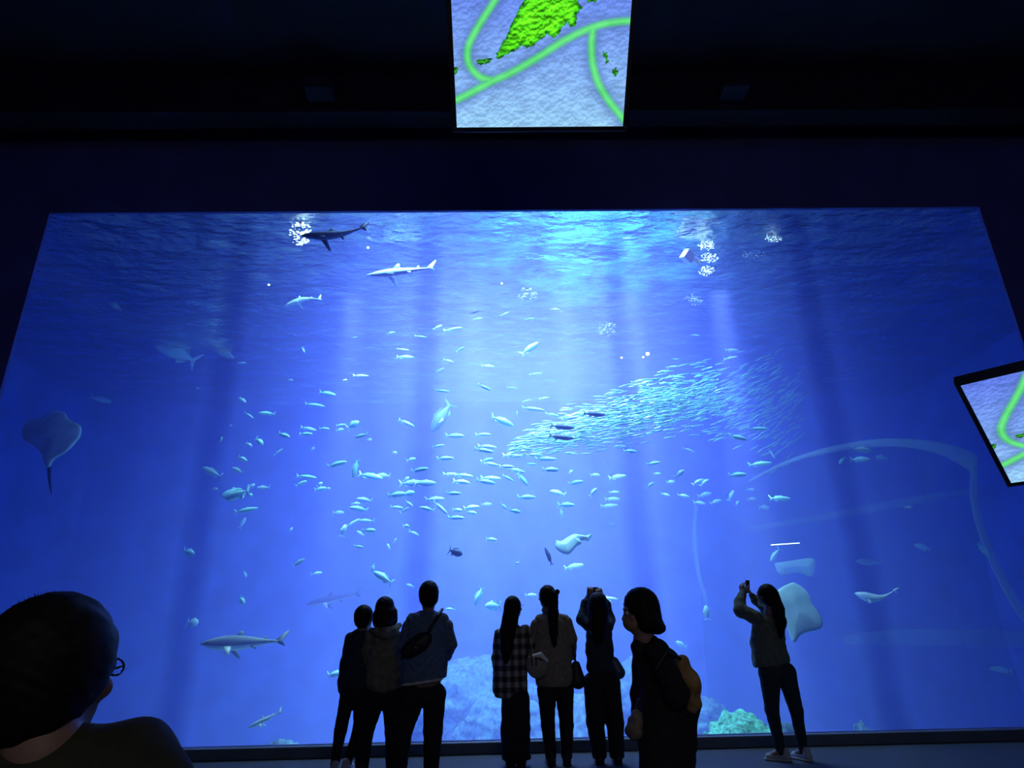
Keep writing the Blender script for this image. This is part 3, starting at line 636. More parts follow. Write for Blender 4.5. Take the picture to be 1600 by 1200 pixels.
# lamp glints imitated by glowing beads, bubbles, feeding box at the surface
M_glint = mat('white_glint_bead', (.9, 1, 1), emis=(.75, 1, 1), es=1.3)
M_bub = mat('white_bubble', (.9, 1, 1), .15, spec=1, emis=(.55, .9, 1), es=0)
def bubbles(px, py, rx, ry, n, y, lab, seed, r0=.006, r1=.018, as_glint=False):
    rr = random.Random(seed); parts = []
    bm = bmesh.new(); bmesh.ops.create_icosphere(bm, subdivisions=1, radius=1); bv = [tuple(v_.co) for v_ in bm.verts]; bf = [tuple(v_.index for v_ in f_.verts) for f_ in bm.faces]; bm.free()
    c = at(px, py, y)
    for _ in range(n):
        a = rr.uniform(0, 6.28); q = rr.random()**.6
        p = at(px+rx*q*math.cos(a), py+ry*q*math.sin(a), y+rr.uniform(-.2, .2))-c; r = rr.uniform(r0, r1)
        parts.append(([(p.x+v_[0]*r*1.5, p.y+v_[1]*r, p.z+v_[2]*r*.7) for v_ in bv], bf))
    v, f = join_parts(parts); o = link('glint_cluster' if as_glint else 'bubble_cluster', new_mesh('cluster', v, f, M_glint if as_glint else M_bub)); o.location = c
    return tag(o, lab, 'glint' if as_glint else 'bubbles', kind='stuff')
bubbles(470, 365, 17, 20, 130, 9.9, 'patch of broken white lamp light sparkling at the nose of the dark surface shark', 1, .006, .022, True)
bubbles(1104, 384, 13, 8, 90, 10.6, 'uppermost of three white sparkling lamplight patches at upper right', 2, .005, .013, True)
bubbles(1108, 403, 14, 8, 90, 10.6, 'middle of three white sparkling lamplight patches at upper right', 3, .005, .013, True)
bubbles(1104, 423, 13, 8, 90, 10.6, 'lowest of three white sparkling lamplight patches at upper right', 4, .005, .013, True)
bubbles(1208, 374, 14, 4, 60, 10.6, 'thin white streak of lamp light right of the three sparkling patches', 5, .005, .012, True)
bubbles(825, 460, 16, 11, 26, 10.6, 'loose ring of bubbles under the turquoise daylight patch', 6, .012, .03)
bubbles(1178, 398, 22, 6, 30, 10.6, 'few scattered bubbles trailing below the thin streak of lamp light', 7, .006, .014)
bubbles(948, 513, 16, 12, 60, 12, 'faint drifting cloud of bubbles left of the warm lamp reflections', 8, .006, .016)
bubbles(1085, 468, 16, 9, 50, 12, 'faint bubble trail below the three sparkling patches', 9, .006, .016)
M_box = mat('pale_plastic_box', (.62, .62, .66), .5)
c0 = at(1074, 400, 10.6)
fr = bpy.data.objects.new('feeding_box', None); C.objects.link(fr); fr.location = c0; fr.rotation_euler = (.5, .45, .55); tag(fr, 'pale box floating at the surface beside three sparkling patches', 'box')
box('box_body', -.09, .11, -.09, .09, -.10, .08, M_box, fr, .008); box('lid', -.10, .12, -.10, .10, .082, .10, M_box, fr, .004); box('float', .14, .28, -.07, .07, -.02, .09, M_box, fr, .02)
M_warm = mat('warm_glint_glow', (1, .9, .7), emis=(1, .85, .6), es=3)
M_white = mat('white_glint_glow', (1, 1, 1), emis=(.7, .95, 1), es=2.5)
def small_glint(px, py, y, r, m_, lab):  # lamp reflections and white specks put in as glowing balls with added housings
    p = at(px, py, y); root = bpy.data.objects.new('underwater_glint', None); C.objects.link(root); root.location = p; tag(root, lab, 'glint', 'small glints in the tank')
    g = Field((-r*2.5,)*3, (r*2.5,)*3, r/3); g.ell((0, 0, 0), (r, r, r*.8), 0); field_obj('glint_ball', [g], m_, root)
    box('added_housing', -r*.7, r*.7, -r*.2, r*1.8, r*.75, r*1.5, M_bezel, root, r*.1)
small_glint(971, 559, 13, .026, M_warm, 'small warm lamp reflection glowing in mid water, left of the pair'); small_glint(1012, 553, 13, .045, M_warm, 'larger warm lamp reflection glowing in mid water, right of the pair')
small_glint(1005, 558, 13, .022, M_warm, 'tiny warm lamp reflection touching the larger one in mid water')
small_glint(420, 445, 10.5, .022, M_white, 'tiny white glint left above the small pale shark at upper left'); small_glint(575, 387, 10.5, .025, M_white, 'tiny white glint below the tail of the dark surface shark')
small_glint(784, 443, 10.5, .02, M_white, 'tiny white glint in the middle, left of the loose ring of bubbles')

# tunnel on the right
def tint_mat(name, col, gloss=.04):
    m = bpy.data.materials.new(name); m.use_nodes = True; nt = m.node_tree; nt.nodes.clear()
    out = nt.nodes.new('ShaderNodeOutputMaterial'); tr = nt.nodes.new('ShaderNodeBsdfTransparent'); df = nt.nodes.new('ShaderNodeBsdfDiffuse'); mx = nt.nodes.new('ShaderNodeMixShader')
    tr.inputs[0].default_value = col; df.inputs[0].default_value = (.35, .55, .6, 1); mx.inputs[0].default_value = gloss
    nt.links.new(tr.outputs[0], mx.inputs[1]); nt.links.new(df.outputs[0], mx.inputs[2]); nt.links.new(mx.outputs[0], out.inputs['Surface']); return m
M_shell = tint_mat('smoked_acrylic_shell', (.72, .80, .84, 1), .03)
M_band = tint_mat('frosted_tunnel_joint', (.9, .95, 1, 1), .3)
M_bandf = tint_mat('faint_tunnel_joint', (.95, .98, 1, 1), .10)
tun = bpy.data.objects.new('tunnel', None); C.objects.link(tun); tun.location = at(1400, 1130, 13)
tag(tun, 'clear arched viewing tunnel running through the right side of the tank', 'tunnel')
def band(pts, m_, y):
    pts = smooth_line(pts, 6)
    o0 = tun.location; v = []; f = []; n = len(pts)
    for i, p in enumerate(pts):
        a = at(p[0], p[1]-p[2]/2, p[3]); b = at(p[0], p[1]+p[2]/2, p[3])
        if p[4] > .5: a = at(p[0]-p[2]/2, p[1], p[3]); b = at(p[0]+p[2]/2, p[1], p[3])
        for q in (a, b): v += [q-o0, q-o0+Vector((0, .06, 0))]
    for i in range(n-1):
        k = i*4; f += [(k, k+2, k+6, k+4), (k+1, k+5, k+7, k+3), (k, k+4, k+5, k+1), (k+2, k+3, k+7, k+6)]
    f += [(0, 1, 3, 2), (n*4-4, n*4-2, n*4-1, n*4-3)]
    return link('joint_band', new_mesh('joint_band', v, f, m_), tun)
band([(1170, 752, 4, 14, 0), (1230, 722, 6, 13.6, 0), (1300, 702, 9, 13.2, 0), (1365, 692, 11, 12.8, 0), (1420, 692, 13, 12.4, 0), (1470, 700, 17, 12, 0), (1500, 711, 24, 11.8, 0), (1529, 727, 30, 11.6, 0)], M_band, 12)
band([(1527, 715, 9, 11.6, 1), (1523, 745, 8, 11.6, 1), (1524, 780, 9, 11.6, 1), (1533, 820, 10, 11.5, 1), (1548, 862, 11, 11.4, 1), (1568, 905, 12, 11.3, 1), (1590, 945, 13, 11.2, 1), (1620, 985, 14, 11.1, 1)], M_band, 11)
band([(1170, 826, 6, 14, 0), (1260, 812, 9, 13.5, 0), (1350, 796, 12, 13, 0), (1440, 780, 12, 12.4, 0), (1522, 766, 8, 11.8, 0)], M_bandf, 12)
band([(1320, 1000, 14, 13.5, 0), (1400, 996, 24, 13, 0), (1500, 996, 26, 12.5, 0), (1640, 1000, 26, 12, 0)], M_bandf, 12)
band([(1088, 790, 5, 14.5, 1), (1086, 840, 6, 14.5, 1), (1091, 890, 6, 14.3, 1), (1101, 930, 6, 14.1, 1), (1110, 960, 6, 14, 1)], M_bandf, 12)
# shell: swept between the top ridge and the arch profile
ridge = smooth_line([(1088, 800, 14.6), (1170, 752, 14), (1230, 722, 13.6), (1300, 702, 13.2), (1365, 692, 12.8), (1420, 692, 12.4), (1470, 700, 12), (1527, 722, 11.7)], 3)
v = []; f = []; nr = len(ridge); ns = 16
for i, p in enumerate(ridge):
    for k in range(ns+1):
        t = k/ns; s = i/(nr-1)
        x = p[0]+(1-s)*(20*t)+s*(6*t+90*t*t); y = p[1]+(1140-p[1])*t
        v.append(at(x, y, p[2]+.05+.6*math.sin(t*math.pi/2)*(-.6))-tun.location)
for i in range(nr-1):
    for k in range(ns): a = i*(ns+1)+k; f.append((a, a+1, a+ns+2, a+ns+1))
link('acrylic_shell', new_mesh('acrylic_shell', v, f, M_shell), tun)
tl = box('light_streak', -.28, .28, -.01, .01, -.007, .007, M_white, None, .004); tl.location = at(1227, 850, 12.5); tl.rotation_euler = (0, -.05, 0); tag(tl, 'thin white streak of light left of the tunnel', 'glint')  # bright streak of light put in as an added glowing bar
# ------------------------------------------------------------------ people
M_skin = mat('skin', (.26, .17, .13), .55, scale=12, var=.08)
M_hair = mat('black_hair', (.010, .009, .010), .6, scale=60, var=.4, bump=.6, spec=.15)
M_eye = mat('eye_white', (.5, .5, .5), .2)
M_black = mat('black_cloth', (.016, .017, .022), .9, scale=30, var=.3, bump=.2)
M_navy = mat('navy_cloth', (.02, .035, .06), .9, scale=30, var=.3, bump=.2)
M_denim = mat('blue_denim', (.11, .17, .27), .9, scale=25, var=.25, bump=.3)
M_khaki = mat('khaki_cloth', (.17, .17, .12), .9, scale=18, var=.3, bump=.3)
M_brown = mat('taupe_wool', (.26, .22, .17), .95, scale=30, var=.25, bump=.3)
M_olive = mat('olive_cloth', (.12, .15, .12), .9, scale=20, var=.25, bump=.3)
M_jean = mat('dark_jeans', (.02, .035, .05), .9, scale=30, var=.25)
M_white_c = mat('white_cotton', (.6, .58, .55), .9)
M_shoe = mat('grey_white_shoe', (.38, .42, .45), .7); M_shoeb = mat('black_shoe', (.02, .02, .025), .6)
M_mask = mat('beige_face_mask', (.34, .22, .12), .8)
M_tan = mat('tan_canvas', (.40, .26, .10), .8, scale=12, var=.3, bump=.3); M_beige = mat('beige_leather', (.30, .27, .23), .6); M_bagw = mat('white_leather', (.9, .95, .95), .5)
M_bagn = mat('navy_leather', (.03, .06, .13), .4, spec=.6); M_bagb = mat('black_leather', (.012, .012, .016), .5)
# plaid shirting (woven check)
m, nt, b, out = nodes('plaid_shirting'); N = nt.nodes.new; L = nt.links.new
tc = N('ShaderNodeTexCoord'); sx = N('ShaderNodeSeparateXYZ'); L(tc.outputs['Object'], sx.inputs[0]); prev = None
for ax, sc_w in ((0, 74), (2, 58)):
    mu = N('ShaderNodeMath'); mu.operation = 'MULTIPLY'; mu.inputs[1].default_value = sc_w; L(sx.outputs[ax], mu.inputs[0])
    sn = N('ShaderNodeMath'); sn.operation = 'SINE'; L(mu.outputs[0], sn.inputs[0])
    mr = N('ShaderNodeMapRange'); mr.inputs['From Min'].default_value = -.35; mr.inputs['From Max'].default_value = .35; L(sn.outputs[0], mr.inputs[0])
    if prev: 
        ad = N('ShaderNodeMath'); ad.operation = 'ADD'; L(prev.outputs[0], ad.inputs[0]); L(mr.outputs[0], ad.inputs[1]); prev = ad
    else: prev = mr
hf = N('ShaderNodeMath'); hf.operation = 'MULTIPLY'; hf.inputs[1].default_value = .5; L(prev.outputs[0], hf.inputs[0])
rp = N('ShaderNodeValToRGB'); rp.color_ramp.elements[0].color = (.025, .025, .03, 1); rp.color_ramp.elements[1].color = (.42, .40, .36, 1)
e_ = rp.color_ramp.elements.new(.5); e_.color = (.13, .12, .12, 1)
L(hf.outputs[0], rp.inputs[0]); L(rp.outputs[0], b.inputs['Base Color']); b.inputs['Roughness'].default_value = .9
M_plaid = m

def frame(yaw, pitch=0, roll=0):
    """columns right, forward, up; yaw>0 turns the face to the right of the picture, pitch>0 looks up"""
    y, p = math.radians(yaw), math.radians(pitch)
    f = Vector((math.sin(y)*math.cos(p), math.cos(y)*math.cos(p), math.sin(p))); r = Vector((math.cos(y), -math.sin(y), 0)); u = r.cross(f)
    q = math.radians(roll); r2 = r*math.cos(q)+u*math.sin(q); u2 = u*math.cos(q)-r*math.sin(q)
    return np.array([r2, f, u2]).T
class Person:
    def __init__(s, label, D, conv, scale_h=1.0):
        s.D = D; s.ox, s.oy, s.k = conv; s.label = label; s.hs = scale_h; s.lims = []
    def J(s, X, Y, dy=0): return np.array(at(s.ox+X/s.k, s.oy+Y/s.k, s.D+dy))
    def r(s, R, Y=400): return R/s.k*(Vector(s.J(400, Y))-CP).dot(CF)/F
    def start(s, foot):
        f = Vector((foot[0], foot[1], 0)); s.root = bpy.data.objects.new('person', None); C.objects.link(s.root); s.root.location = f; s.o = np.array(f)
        tag(s.root, s.label, 'person'); return s
    def add(s, name, fields, m): return field_obj(name, fields, m, s.root, s.o)
def bounds(chains, pad=.16):
    P = np.concatenate([np.array(c[0], float) for c in chains]); return P.min(0)-pad, P.max(0)+pad
def garment(chains, res=.012, k=.03, ruf=.004, fr=38, cuts=(), pad=.2):
    lo, hi = bounds(chains, pad); f = Field(lo, hi, res)
    for pts, rs, sc in chains: f.chain(pts, rs, k, sc)
    if ruf: f.ruffle(ruf, fr)
    for p, n in cuts: f.cutplane(p, n)
    return f
def head_fields(c, R, s=1.0, neck=None, res=.006):
    c = np.array(c, float); W = lambda x, y, z: c+R@np.array([x, y, z])*s
    f = Field(c-.24*s, c+.2*s, res*s)
    f.ell(W(0, -.012, .02), np.array((.074, .094, .092))*s, .01, R); f.ell(W(0, .03, -.055), np.array((.052, .058, .062))*s, .03, R)
    f.ell(W(0, .062, -.095), np.array((.022, .02, .018))*s, .02, R)
    f.ell(W(0, .075, .028), np.array((.05, .018, .014))*s, .015, R)
    f.cone(W(0, .082, .012), W(0, .103, -.022), .008*s, .013*s, .012); f.ell(W(0, .086, -.026), np.array((.018, .012, .008))*s, .008, R)
    for e in (-1, 1):
        f.ell(W(e*.032, .094, .006), np.array((.017, .012, .011))*s, .008, R, cut=True)
        f.ell(W(e*.078, -.008, -.008), np.array((.009, .02, .031))*s, .006, R); f.ell(W(e*.046, .058, -.028), np.array((.022, .02, .02))*s, .015, R)
    f.ell(W(0, .083, -.054), np.array((.024, .01, .007))*s, .005, R); f.ell(W(0, .081, -.066), np.array((.021, .01, .008))*s, .005, R)
    f.ell(W(0, .094, -.060), np.array((.024, .006, .0022))*s, .002, R, cut=True)
    if neck is not None: f.cone(W(0, -.025, -.05), neck, .056*s, .058*s, .02)
    return f
def eyes(P, c, R, s=1.0):
    for e in (-1, 1):
        q = c+R@np.array([e*.031, .079, .006])*s; f = Field(q-.02, q+.02, .003); f.ell(q, (.012*s,)*3, 0); P.add('eye', [f], M_eye)
def hair_field(c, R, s=1.0, extra=(), res=.008, top=1.0, face=True, pad=.3, ruf=.0025):
    c = np.array(c, float); W = lambda x, y, z: c+R@np.array([x, y, z])*s
    lo, hi = c-.16*s, c+.16*s
    for pts, rs, sc in extra:
        p = np.array(pts); lo = np.minimum(lo, p.min(0)-max(rs)-.03); hi = np.maximum(hi, p.max(0)+max(rs)+.03)
    f = Field(lo, hi, res)
    f.ell(W(0, -.02, .025), np.array((.090, .104, .105))*s*top, .01, R)
    f.ell(W(0, -.045, -.03), np.array((.082, .07, .075))*s, .03, R)
    for pts, rs, sc in extra: f.chain(pts, rs, .02, sc)
    f.ruffle(ruf, 130)
    if face: f.ell(W(0, .10, -.045), np.array((.062, .075, .095))*s, .01, R, cut=True)
    return f
def hand(P, wrist, fwd, palm_n, curl=.5, side=1, s=1.0, res=.0042):
    """palm, four unequal bent fingers and a thumb leaving the side of the palm"""
    w = np.array(wrist, float); f = np.array(fwd, float); f /= np.linalg.norm(f); n = np.array(palm_n, float); n -= f*(n@f); n /= np.linalg.norm(n); t = np.cross(f, n)*side
    g = Field(w-.2*s, w+.2*s, res)
    g.cone(w-f*.05*s, w, .026*s, .024*s, .01)
    for q in (-.024, -.008, .008, .024): g.cone(w+f*.005*s+t*q*.6*s, w+(f*.082+t*q)*s, .014*s, .012*s, .012)
    for i, (q, ln) in enumerate(((.027, .068), (.009, .078), (-.009, .072), (-.027, .056))):
        p = w+(f*.082+t*q)*s; a = .25
        for j, sg in enumerate((.44, .32, .24)):
            a += curl*(.55 if j == 0 else .75); d = f*math.cos(a)+n*math.sin(a)+t*q*3*(.3 if j == 0 else 0)
            e = p+d*ln*sg*s; g.cone(p, e, (.0088-.0008*j)*s, (.0082-.0008*j)*s, .003); p = e
    p = w+(f*.022+t*.028)*s
    for j, ln in enumerate((.036, .030, .024)):
        d = f*.72+t*(.75-.35*j)+n*(.25+.35*curl*j); d /= np.linalg.norm(d); e = p+d*ln*s; g.cone(p, e, (.0125-.0015*j)*s, (.011-.0015*j)*s, .006); p = e
    return g
def shoe(P, x, y, dx, dy, m_, ln=.26):
    d = np.array([dx, dy, 0.]); d /= np.linalg.norm(d); q = np.array([x, y, 0.])
    f = Field(q+(-.2, -.2, .004), q+(.2, .2, .15), .008)
    f.cone(q-d*.05+(0, 0, .045), q+d*(ln-.13)+(0, 0, .035), .042, .036, .02); f.cone(q-d*.04+(0, 0, .05), q-d*.035+(0, 0, .10), .042, .04, .02)
    f.cutplane((0, 0, .018), (0, 0, -1)); s_ = P.add('shoe', [f], m_)
    g = Field(q+(-.2, -.2, -.01), q+(.2, .2, .04), .008); g.cone(q-d*.05+(0, 0, .012), q+d*(ln-.125)+(0, 0, .012), .047, .042, .0)
    g.cutplane((0, 0, .026), (0, 0, 1)); g.cutplane((0, 0, .002), (0, 0, -1)); so = field_obj('sole', [g], M_shoe if m_ is M_shoe else M_shoeb, s_, s_.parent and P.o)
FLAT = (1, 1.5, 1); RND = (1, 1, 1)
def body_field(P, chains, shrink=.8, res=.014):
    return garment([(c[0], [r*shrink for r in c[1]], c[2]) for c in chains], res, .03, 0)
def build(P, head, neck, hr, hs, trunk, arms, legs, tm, lm, hem, hairx=(), hm=M_hair, top_name='jacket', leg_name='trousers', hands=(), foot_dir=((0, 1), (0, 1)), shoes=M_shoeb, waist=None, trunk_ruf=.005, htop=1.0, skirt=None, shoulders=None):
    """every argument in crop coordinates of the photograph; radii too"""
    Rh = frame(*hr)
    def ch(l, sc): return ([P.J(q[0], q[1], q[3] if len(q) > 3 else 0) for q in l], [P.r(q[2], q[1]) for q in l], sc)
    T_ = [ch(trunk, FLAT)]
    if shoulders: T_.append(ch(shoulders, (1, 1.15, 1)))
    A_ = [ch(a, RND) for a in arms]
    Lg = []
    for l in legs:
        c = ch(l, RND); a = c[0][-1]; z = .09 if not skirt else .04; a[2] = z; Lg.append(c)
    a0 = [c[0][-1] for c in Lg]; P.start(((a0[0][0]+a0[1][0])/2, (a0[0][1]+a0[1][1])/2))
    hc = P.J(*head); nk = P.J(*neck)
    hv = [hand(P, A_[i][0][-1], d, n, c, sd, hs) for i, d, n, c, sd in hands]
    feet = []
    for c, d in zip(Lg, foot_dir):
        a = c[0][-1]; dd = np.array([d[0], d[1], 0.]); dd /= np.linalg.norm(dd); feet.append(([a, a+dd*.11-(0, 0, .05)], [.045, .03], RND))
    bl = [(T_[0][0], [r*.8 for r in T_[0][1]], FLAT)]+[(c[0], [r*.72 for r in c[1]], c[2]) for c in A_+Lg]+feet
    if shoulders: bl.append((T_[1][0], [r*.8 for r in T_[1][1]], T_[1][2]))
    bf = garment(bl, .015, .03, 0); bf.cone(nk, P.J(neck[0], neck[1]+25, 0), .055*hs, .06, .04)
    P.add('body', [bf, head_fields(hc, Rh, hs, nk)]+hv, M_skin); eyes(P, hc, Rh, hs)
    P.add('hair', [hair_field(hc, Rh, hs, [ch(h, h[0][4] if len(h[0]) > 4 else RND) for h in hairx], top=htop)], hm)
    hp = P.J(*hem[:2]); cuts = [(hp, hem[2])]
    P.add(top_name, [garment(T_+A_, .012, .03, trunk_ruf, cuts=[]) if hem[1] > 5000 else garment(T_, .012, .04, trunk_ruf, cuts=cuts), garment(A_, .011, .03, trunk_ruf*.8)], tm)
    if not skirt:
        hip = [([c[0][0], c[0][0]*0+(Lg[0][0][0]+Lg[1][0][0])/2+np.array([0, 0, .03])], [c[1][0], c[1][0]], (1, 1.15, 1)) for c in Lg]
        P.add(leg_name, [garment(Lg+hip, .012, .02, .003, cuts=[((0, 0, .05), (0, 0, -1))])], lm)
    else:
        P.add('skirt', [garment([ch(skirt, (1, 1.2, 1))], .013, .02, .005, 26, cuts=[((0, 0, .06), (0, 0, -1))])], lm)
    for c, d in zip(Lg, foot_dir): shoe(P, c[0][-1][0], c[0][-1][1], d[0], d[1], shoes)
    return P, hc, Rh
c1 = (500, 880, 3.75); c2 = (740, 880, 3.75); c3 = (940, 880, 3.75); DN = (0, 0, -1)

# leftmost visitor, navy top
PA, *_ = build(Person('slim person in dark navy clothes, leftmost of the standing trio, leaning in', 7.5, c1), (262, 320, 0), (252, 385, 0), (25, 8), 1.02,
    [(238, 455, 72), (225, 560, 74), (215, 680, 80)], [[(180, 440, 34), (150, 585, 30), (130, 690, 26, .05), (128, 745, 22, .06)], [(290, 440, 34), (320, 560, 30, .15), (290, 640, 24, .25)]],
    [[(165, 760, 44), (120, 980, 36), (88, 1160, 26)], [(245, 770, 50), (232, 960, 36, .12), (160, 1150, 26, .1)]], M_navy, M_black, (225, 765, DN),
    hands=((0, (0, .1, -1), (1, 0, 0), .5, 1),), foot_dir=((-.3, 1), (.1, 1)), shoes=M_shoe, top_name='sweater', htop=1.08)
# khaki coat, bob hair
PB, hcB, RB = build(Person('person with bobbed hair and khaki hooded coat, middle of the trio', 7.45, c1), (388, 268, 0), (385, 350, 0), (30, 10), 1.02,
    [(378, 470, 98), (372, 560, 100), (378, 680, 112)], [[(300, 435, 40), (283, 520, 38), (272, 610, 30, .04)], [(455, 440, 40), (480, 540, 36, .1), (450, 640, 28, .2)]],
    [[(322, 780, 66), (268, 970, 50), (245, 1190, 40)], [(425, 780, 66), (425, 980, 44), (425, 1190, 40)]], M_khaki, M_black, (375, 755, (-.1, 0, -1)),
    hairx=[[(350, 300, 38, -.02), (345, 345, 36, -.02)], [(420, 290, 34, -.02), (425, 335, 30, -.02)], [(385, 300, 50, -.05), (385, 345, 46, -.06)]], hands=((0, (0, .3, -1), (1, 0, 0), .6, 1),), top_name='coat', htop=1.06)
hd = Field(PB.J(385, 400)-.25, PB.J(385, 400)+.25, .01); 
hd.chain([PB.J(300, 395), PB.J(340, 405, -.1), PB.J(385, 412, -.13), PB.J(430, 400, -.1), PB.J(465, 365)], [.035, .05, .06, .05, .03], .03); hd.ruffle(.004, 60); PB.add('hood', [hd], M_khaki)
# denim jacket man
PC, hcC, RC = build(Person('broad man with short hair, blue denim jacket and a sling bag, right of the trio', 7.2, c1), (636, 188, 0), (636, 250, 0), (-10, 6), 1.17,
    [(628, 410, 128), (616, 530, 130), (606, 660, 136)], [[(736, 370, 44), (762, 475, 40), (738, 540, 34, .15), (690, 575, 28, .25)], [(525, 370, 44), (498, 490, 42), (530, 600, 32, .22)]],
    [[(545, 770, 78), (478, 980, 64), (450, 1260, 56)], [(670, 770, 68), (662, 980, 56), (650, 1260, 46)]], M_denim, M_black, (600, 690, (.12, 0, -1)), htop=1.02,
    shoulders=[(545, 335, 42), (715, 335, 42)])
hm_ = garment([([PC.J(490, 690), PC.J(545, 672, -.02), PC.J(640, 690, -.02), PC.J(732, 706)], [.012]*4, RND)], .007, .01, 0)
lo, hi = PC.J(480, 730), PC.J(745, 640)
hm2 = garment([([PC.J(600, 640), PC.J(606, 668)], [PC.r(137), PC.r(139)], FLAT)], .012, .02, .004, cuts=[(PC.J(600, 702), (.12, 0, -1)), (PC.J(600, 684), (-.12, 0, 1))]); PC.add('shirt_hem', [hm2], M_white_c)
# plaid shirt
PD, hcD, RD = build(Person('long-haired person in a checked plaid shirt and long black skirt, arm linked to neighbour', 7.7, c2), (236, 258, 0), (232, 340, 0), (38, 6), 1.0,
    [(222, 450, 92), (215, 560, 98), (212, 720, 104)], [[(155, 420, 36), (140, 560, 34), (148, 690, 28, .05)], [(300, 400, 38), (338, 490, 36), (330, 560, 26, .1)]],
    [[(215, 800, 48), (215, 1000, 44), (215, 1150, 40)], [(275, 800, 48), (275, 1000, 44), (280, 1150, 40)]], M_plaid, M_black, (210, 795, (-.12, 0, -1)),
    hairx=[[(225, 270, 48, -.05, (1, 1.3, 1)), (200, 400, 46, -.13), (192, 500, 34, -.16), (190, 570, 16, -.15)]], hands=((0, (0, .3, -1), (1, 0, 0), .6, 1),), top_name='shirt', skirt=[(246, 800, 84), (246, 960, 86), (250, 1190, 86)])
g = Field(hcD-.2, hcD+.2, .004); W_ = lambda x, y, z: hcD+RD@np.array([x, y, z])
for e in (-1, 1):
    pts = [W_(e*.034+.022*math.cos(a), .108, .006+.018*math.sin(a)) for a in np.linspace(0, 2*math.pi, 13)]; g.chain(pts, [.003]*13, .0); g.cone(W_(e*.056, .105, .01), W_(e*.084, .0, .01), .003, .003, 0)
g.cone(W_(-.012, .11, .008), W_(.012, .11, .008), .003, .003, 0); PD.add('glasses', [g], M_black)
# ponytail, taupe jacket
PE, hcE, RE = build(Person('tall ponytailed person in a taupe jacket, holding the plaid-shirt visitor by the arm', 7.7, c2), (428, 198, 0), (435, 268, 0), (-22, 12), 1.06,
    [(458, 400, 104), (460, 520, 108), (470, 660, 112)], [[(545, 350, 36), (572, 440, 34), (575, 540, 28, .12)], [(372, 360, 36), (345, 450, 34, .02), (345, 550, 28, -.02)]],
    [[(428, 745, 54), (436, 950, 40), (452, 1135, 34)], [(532, 745, 54), (545, 950, 40), (546, 1135, 34)]], M_brown, M_black, (460, 722, (-.02, 0, -1)),
    hairx=[[(470, 185, 26, -.09), (466, 290, 30, -.13), (470, 400, 24, -.17), (474, 480, 12, -.16)]], hands=((1, (-.4, .2, -1), (1, 0, 0), .8, 1),), foot_dir=((-.1, 1), (.1, 1)), htop=1.0,
    shoulders=[(390, 335, 34), (530, 335, 34)])
co_ = garment([([PE.J(408, 275), PE.J(435, 290, -.07), PE.J(470, 275)], [.022]*3, RND)], .008, .01, 0); PE.add('collar', [co_], M_brown)
bw = Field(PE.J(480, 172)-.12, PE.J(480, 172)+.12, .005); q = PE.J(470, 175, -.1); r_ = PE.J(490, 168, -.1); bw.cone(q, r_, .012, .03, .01); bw.cone(q, q*2-r_, .012, .03, .01); PE.add('hair_bow', [bw], M_black)
# photographing visitor, arms raised
PF, hcF, RF = build(Person('person in navy with long hair, both arms raised, photographing the tank', 7.7, c2), (722, 248, 0), (725, 330, 0), (0, 14), 1.08,
    [(735, 420, 78), (738, 500, 76), (745, 600, 84)], [[(672, 370, 32), (634, 330, 32, .08), (655, 240, 26, .16), (676, 200, 20, .2)], [(790, 370, 32), (800, 330, 30, .12), (775, 240, 26, .18), (752, 205, 20, .2)]],
    [[(702, 700, 58), (712, 930, 52), (738, 1140, 44)], [(798, 700, 60), (828, 930, 52), (842, 1140, 44)]], M_navy, M_black, (740, 640, DN),
    hairx=[[(732, 222, 50, -.02), (728, 270, 62, -.04), (732, 335, 58, -.06), (728, 400, 46, -.09), (730, 450, 30, -.09)]], hands=((0, (.25, .1, 1), (0, 1, 0), .9, -1), (1, (-.3, .1, 1), (0, 1, 0), .9, 1)), top_name='blouse', leg_name='wide_trousers', htop=1.05)
def phone(pos, Rm, label):
    root = bpy.data.objects.new('phone', None); C.objects.link(root); root.matrix_world = Matrix.Translation(Vector(pos)) @ Rm; tag(root, label, 'phone')
    box('phone_body', -.037, .037, -.005, .005, -.074, .074, M_black, root, .004); box('camera_bump', -.03, -.006, .005, .008, .04, .066, M_bezel, root, .001); return root
phone(PF.J(712, 178, .27), Matrix.Rotation(math.radians(12), 4, 'X'), 'dark phone held up over the head of the navy-clad photographer')
# bending visitor with mask
PG, hcG, RG = build(Person('dark-coated person with bobbed hair and face mask, bending forward in profile', 4.3, c3), (222, 280, 0), (245, 405, 0), (-88, -12), 1.08,
    [(262, 500, 92), (350, 640, 130), (400, 800, 165), (385, 1000, 160), (385, 1300, 170)], [[(330, 520, 70, -.12), (440, 760, 70, -.16), (450, 900, 40, 0)], [(230, 520, 50, .12), (215, 760, 44, .12), (210, 900, 36, .1)]],
    [[(330, 1150, 90), (320, 1500, 70), (330, 1900, 50)], [(430, 1150, 90), (440, 1500, 70), (450, 1900, 50)]], M_black, M_black, (380, 1260, DN),
    hairx=[[(250, 260, 66), (295, 340, 58), (340, 378, 36)], [(240, 260, 60, -.05), (270, 345, 54, -.07), (325, 375, 34, -.05)], [(265, 345, 56, .05), (310, 378, 38, .03)]], hands=((0, (-.3, .1, -1), (0, 1, 0), .7, 1), (1, (-.3, .1, -1), (0, 1, 0), .7, 1)), foot_dir=((-1, .1), (-1, 0)), top_name='coat', htop=1.02)
mk = Field(hcG-.2, hcG+.2, .005); mk.ell(hcG+RG@np.array([0, .048, -.052])*1.08, (.066, .072, .06), .01, RG); mk.cutplane(hcG+RG@np.array([0, 0, -.008]), RG@np.array([0, 0, 1.])); mk.cutplane(hcG+RG@np.array([0, .0, 0]), RG@np.array([0, -1., 0]))
PG.add('face_mask', [mk], M_mask)
